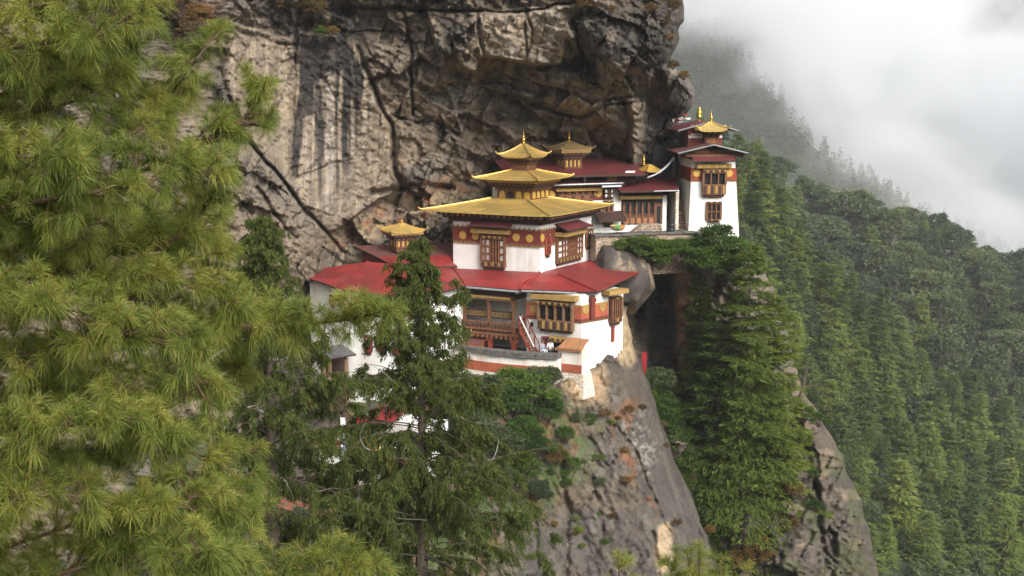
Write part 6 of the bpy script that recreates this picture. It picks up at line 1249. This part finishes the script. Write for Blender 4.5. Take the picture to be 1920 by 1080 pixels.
cypress(782, 458, 1170, 46, 5.2, 21, 'dark weeping cypress standing alone in front of the white lower house', 240, shp, 34)
cypress(492, 408, 1200, 43, 5.0, 22, 'dark weeping cypress tucked behind the right edge of the foreground pine', 190, shp, 30)
# ---------------- the long-needled pines close to the camera
def tufts(R_, ctr, dirs, nn, ln, w_=.0022):
    """needle tufts: each a spray of long thin needles drooping from a twig end"""
    k = len(ctr); bi = np.repeat(np.arange(k), nn); n = len(bi); q = unit(R_.normal(0, 1, (n, 3))); d = dirs[bi]; a = unit(d * R_.uniform(.15, 1.5, n)[:, None] + q * .95); back = (a * d).sum(-1) < -.1; a[back] = unit(a[back] + d[back] * 1.0)
    l = ln * R_.uniform(.65, 1.12, n) * (np.array(.85 + .3 * R_.random(k))[bi]); p0 = ctr[bi] - d * (R_.random(n) * .07)[:, None]; g = np.array((0, 0, -1.0))
    p1 = p0 + a * (l * .5)[:, None]; p2 = p0 + a * (l * .92)[:, None] + g * (l * R_.uniform(.10, .42, n))[:, None]; s = unit(np.cross(a, R_.normal(0, 1, (n, 3)))) * (w_ * R_.uniform(.7, 1.3, n))[:, None]
    V = np.stack([p0 - s * .6, p0 + s * .6, p1 + s, p1 - s, p2 - s * .3, p2 + s * .3], 1).reshape(-1, 3); i = np.arange(n, dtype=np.int32)[:, None] * 6
    return V, np.concatenate([i + np.array([0, 1, 2, 3]), i + np.array([3, 2, 5, 4])], 0).astype(np.int32)
def limb(t, R_, px, r0, spread=.55, per=16, nn=92, ln=.18, tw=(.18, .5)):
    pts = [P(*p) for p in px]; tm = MB(); n = len(pts); tm.path(pts, [r0 * (1 - .75 * i / (n - 1)) for i in range(n)], 7)
    cs, ds, bud = [], [], MB(); seg = [np.linalg.norm(b - a) for a, b in zip(pts[:-1], pts[1:])]; tot = sum(seg); cnt = max(3, int(tot * per))
    for k in range(cnt + 1):
        s = tot * (k / cnt) ** .9; i = 0; s_ = s
        while i < n - 2 and s_ > seg[i]: s_ -= seg[i]; i += 1
        a = pts[i] + (pts[i + 1] - pts[i]) * min(1, s_ / seg[i]); d = unit(pts[i + 1] - pts[i])
        if k == cnt: l = .08; dv = d
        else: dv = unit(d * .7 + R_.normal(0, .62, 3) * np.array((1, 1, .75)) + np.array((0, 0, .22))); l = R_.uniform(*tw) * (1 - .45 * k / cnt)
        m_ = 1 if k == cnt else int(R_.integers(2, 5)); mid = a + dv * l * .5 + np.array((0, 0, -.02)); e = a + dv * l + np.array((0, 0, .03 * l)); tm.path([a, mid, e], [.007, .006, .004], 5)
        cs.append(e); ds.append(unit(dv + np.array((0, 0, .25)))); bud.tube(e - dv * .01, e + unit(dv + np.array((0, 0, .4))) * .035, .010, .004, 5)
        for j in range(m_ - 1):
            d2 = unit(dv + R_.normal(0, .7, 3)); e2 = a + dv * l * R_.uniform(.35, .8) + d2 * R_.uniform(.10, .26); tm.path([a + dv * l * .45, e2], [.005, .004], 4); cs.append(e2); ds.append(unit(d2 + np.array((0, 0, .3)))); bud.tube(e2, e2 + unit(d2 + np.array((0, 0, .4))) * .03, .009, .004, 5)
    b = tm.build('branch', M('twig'), t); tag(bud.build('bud', M('bud'), b), kind='stuff'); V, F_ = tufts(R_, np.array(cs), np.array(ds), nn, ln); tag(link_mesh('needles', V, F_, MATS['needles_pine'], b), kind='stuff')
pine = thing('pine_tree', P(-420, 1250, 12.5), 'large long-needled pine filling the left foreground with drooping yellow-green tufts', 'pine tree'); R_ = np.random.default_rng(77)
b = MB(); pts = [P(-420 + 6 * math.sin(i), 1250 - 170 * i, 12.5) for i in range(10)]; b.path(pts, [.3 * (1 - .05 * i) for i in range(10)], 12); b.build('trunk', M('bark'), pine)
LIMBS = [([(-420, 60), (-60, 10), (70, 12), (190, -20)], 12.2), ([(-420, 300), (-60, 245), (60, 212), (150, 185), (230, 120), (262, 50)], 12.6), ([(-420, 380), (0, 330), (150, 290), (260, 245), (330, 170), (380, 110), (432, 58)], 13.0), ([(-420, 420), (150, 360), (330, 300), (420, 255), (475, 228), (508, 200), (527, 160)], 13.4), ([(475, 228), (500, 232), (524, 236)], 13.4), ([(-420, 560), (150, 510), (290, 470), (345, 440), (390, 400), (418, 365), (430, 310)], 12.4),
         ([(-420, 540), (-60, 480), (100, 462), (250, 470), (360, 450), (440, 478)], 13.2), ([(-420, 720), (50, 650), (280, 625), (430, 612), (560, 610), (650, 600), (712, 584)], 12.7), ([(-420, 740), (-60, 690), (100, 650), (240, 625), (330, 620), (385, 650)], 11.6), ([(-420, 840), (-60, 790), (120, 745), (260, 730), (370, 700), (395, 745)], 11.9), ([(-420, 960), (-60, 930), (110, 850), (280, 830), (420, 860), (500, 910)], 12.8), ([(-420, 1060), (-60, 1050), (150, 980), (330, 950), (460, 960), (500, 985)], 12.2),
         ([(-420, 1160), (0, 1110), (200, 1050), (380, 1030), (480, 1050)], 11.6), ([(-420, 140), (-60, 100), (80, 80), (180, 70), (250, 25)], 11.8), ([(-420, 440), (-60, 400), (100, 372), (240, 350), (370, 320), (410, 325)], 11.7), ([(-420, 640), (-60, 590), (100, 545), (280, 520), (400, 540), (455, 575)], 12.1), ([(-420, 1000), (-60, 880), (60, 800), (200, 790), (330, 800)], 11.3), ([(-420, 160), (-60, 150), (60, 130), (170, 150), (300, 200)], 13.3), ([(-420, 1120), (-100, 1010), (40, 930), (150, 930), (260, 960)], 11.1), ([(-420, 300), (-100, 300), (20, 290), (110, 300), (210, 330)], 11.4),
         ([(-420, 660), (-100, 590), (0, 560), (90, 575), (180, 590)], 11.5), ([(-420, 20), (0, -30), (120, -40), (230, 10)], 12.8), ([(-420, 930), (0, 900), (160, 880), (330, 760), (470, 690)], 13.5), ([(-420, 1160), (0, 1150), (100, 1080), (260, 1010), (400, 900), (470, 850)], 13.4), ([(-420, 480), (60, 440), (200, 410), (330, 420), (420, 410)], 13.6), ([(-420, 240), (0, 180), (140, 100), (220, 90)], 13.6), ([(-420, 600), (0, 520), (120, 500), (230, 560), (340, 570)], 13.7), ([(-420, 820), (0, 740), (160, 700), (300, 690), (420, 640)], 13.3), ([(-420, 520), (-60, 440), (60, 400), (160, 420), (250, 410)], 12.3), ([(280, 640), (400, 605), (500, 596), (590, 590)], 12.9)]
for li, (pts, D) in enumerate(LIMBS): limb(pine, R_, [((x if x < 300 or li == 7 else 300 + (x - 300) * .86), y, D + R_.uniform(-.35, .35) + .25 * math.sin(i * 1.7)) for i, (x, y) in enumerate(pts)], (.03, .036, .026)[li % 3], per=9 if li in (2, 3, 5) else 5 if li == 4 else 14, tw=(.10, .26) if li in (2, 3, 4, 5) else (.12, .30) if li in (6, 7, 15, 24, 29) else (.18, .5))
yp = thing('young_pine', P(590, 1280, 13), 'young long-needled pine whose top just rises into the bottom edge below the cypresses', 'pine tree')
for pts in ([(590, 1280), (600, 1130), (610, 1050)], [(600, 1160), (530, 1090), (500, 1062)], [(605, 1150), (660, 1090), (690, 1068)], [(600, 1180), (560, 1110), (550, 1070)], [(610, 1140), (640, 1080), (645, 1052)], [(560, 1180), (470, 1120), (440, 1090)]): limb(yp, R_, [(x, y, 13 + .1 * i) for i, (x, y) in enumerate(pts)], .03, per=14)
for x, y, D, lb in ((1160, 1042, 15, 'young pine leader with upright tuft poking into the bottom edge below the buttress'), (1310, 1022, 15.5, 'larger young pine crown of several tufts poking into the bottom edge below the dark slab')):
    yp = thing('young_pine', P(x, 1300, D), lb, 'pine tree'); limb(yp, R_, [(x, 1300, D), (x + 3, 1120, D), (x, y + 12, D)], .03, per=6, tw=(.1, .25))
    if x > 1200:
        for dx, dy in ((-55, 30), (45, 26), (85, 42), (-20, 14)): limb(yp, R_, [(x, 1200, D), (x + dx * .7, y + dy + 60, D), (x + dx, y + dy + 10, D)], .02, per=8, tw=(.08, .2))
# ================================================================== AIR
def box_obj(name, lo, hi, m, kind='stuff'):
    lo = np.array(lo, float); hi = np.array(hi, float); V = np.array([(x, y, z) for z in (lo[2], hi[2]) for y in (lo[1], hi[1]) for x in (lo[0], hi[0])]); F_ = [(0, 2, 3, 1), (4, 5, 7, 6), (0, 1, 5, 4), (2, 6, 7, 3), (0, 4, 6, 2), (1, 3, 7, 5)]
    o = link_mesh(name, V, F_, m); tag(o, kind=kind); return o
def vol_mat(name, color, dens, aniso=0.0):
    m = bpy.data.materials.new(name); m.use_nodes = True; t = m.node_tree; t.nodes.clear(); o = _n(t, 'ShaderNodeOutputMaterial'); p = _n(t, 'ShaderNodeVolumePrincipled')
    p.inputs['Color'].default_value = tuple(color) + (1,); p.inputs['Density'].default_value = dens; p.inputs['Anisotropy'].default_value = aniso; t.links.new(p.outputs[0], o.inputs['Volume']); return m, t, p
m, t, p = vol_mat('haze_air', (.93, .96, 1.0), .00013); box_obj('haze', (-612, -312, -236), (612, 652, 45), m)
m, t, p = vol_mat('cloud_vapour', (.925, .935, .95), 0, 0); v = coords(t); sp = _n(t, 'ShaderNodeSeparateXYZ'); t.links.new(v, sp.inputs[0])
s = maths(t, 'ADD', sp.outputs[2], maths(t, 'MULTIPLY', sp.outputs[0], .72))                 # height above the sloping lower edge of the bank
n1 = noise(t, v, .0085, 8, .66, (1, .6, 1.15)); n2 = noise(t, v, .0045, 3, .5, (1, .5, 1)); wob = maths(t, 'MULTIPLY', maths(t, 'SUBTRACT', n1, .5), 190.0)
e = rng(t, maths(t, 'ADD', s, wob), 70, 130); body = rng(t, maths(t, 'ADD', maths(t, 'MULTIPLY', maths(t, 'SUBTRACT', n2, .5), 1.6), n1), .40, .58, .02, 1.0)
hole = rng(t, maths(t, 'ADD', maths(t, 'ADD', sp.outputs[2], maths(t, 'MULTIPLY', sp.outputs[0], .30)), maths(t, 'MULTIPLY', wob, .55)), 135, 190, 1, .10)
d = maths(t, 'MULTIPLY', maths(t, 'MULTIPLY', e, body), maths(t, 'MULTIPLY', hole, .019)); d = maths(t, 'ADD', d, .0009); t.links.new(d, p.inputs['Density'])
cy.volume_step_rate = .5
box_obj('cloud', (-60, 660, -260), (760, 1340, 260), m)
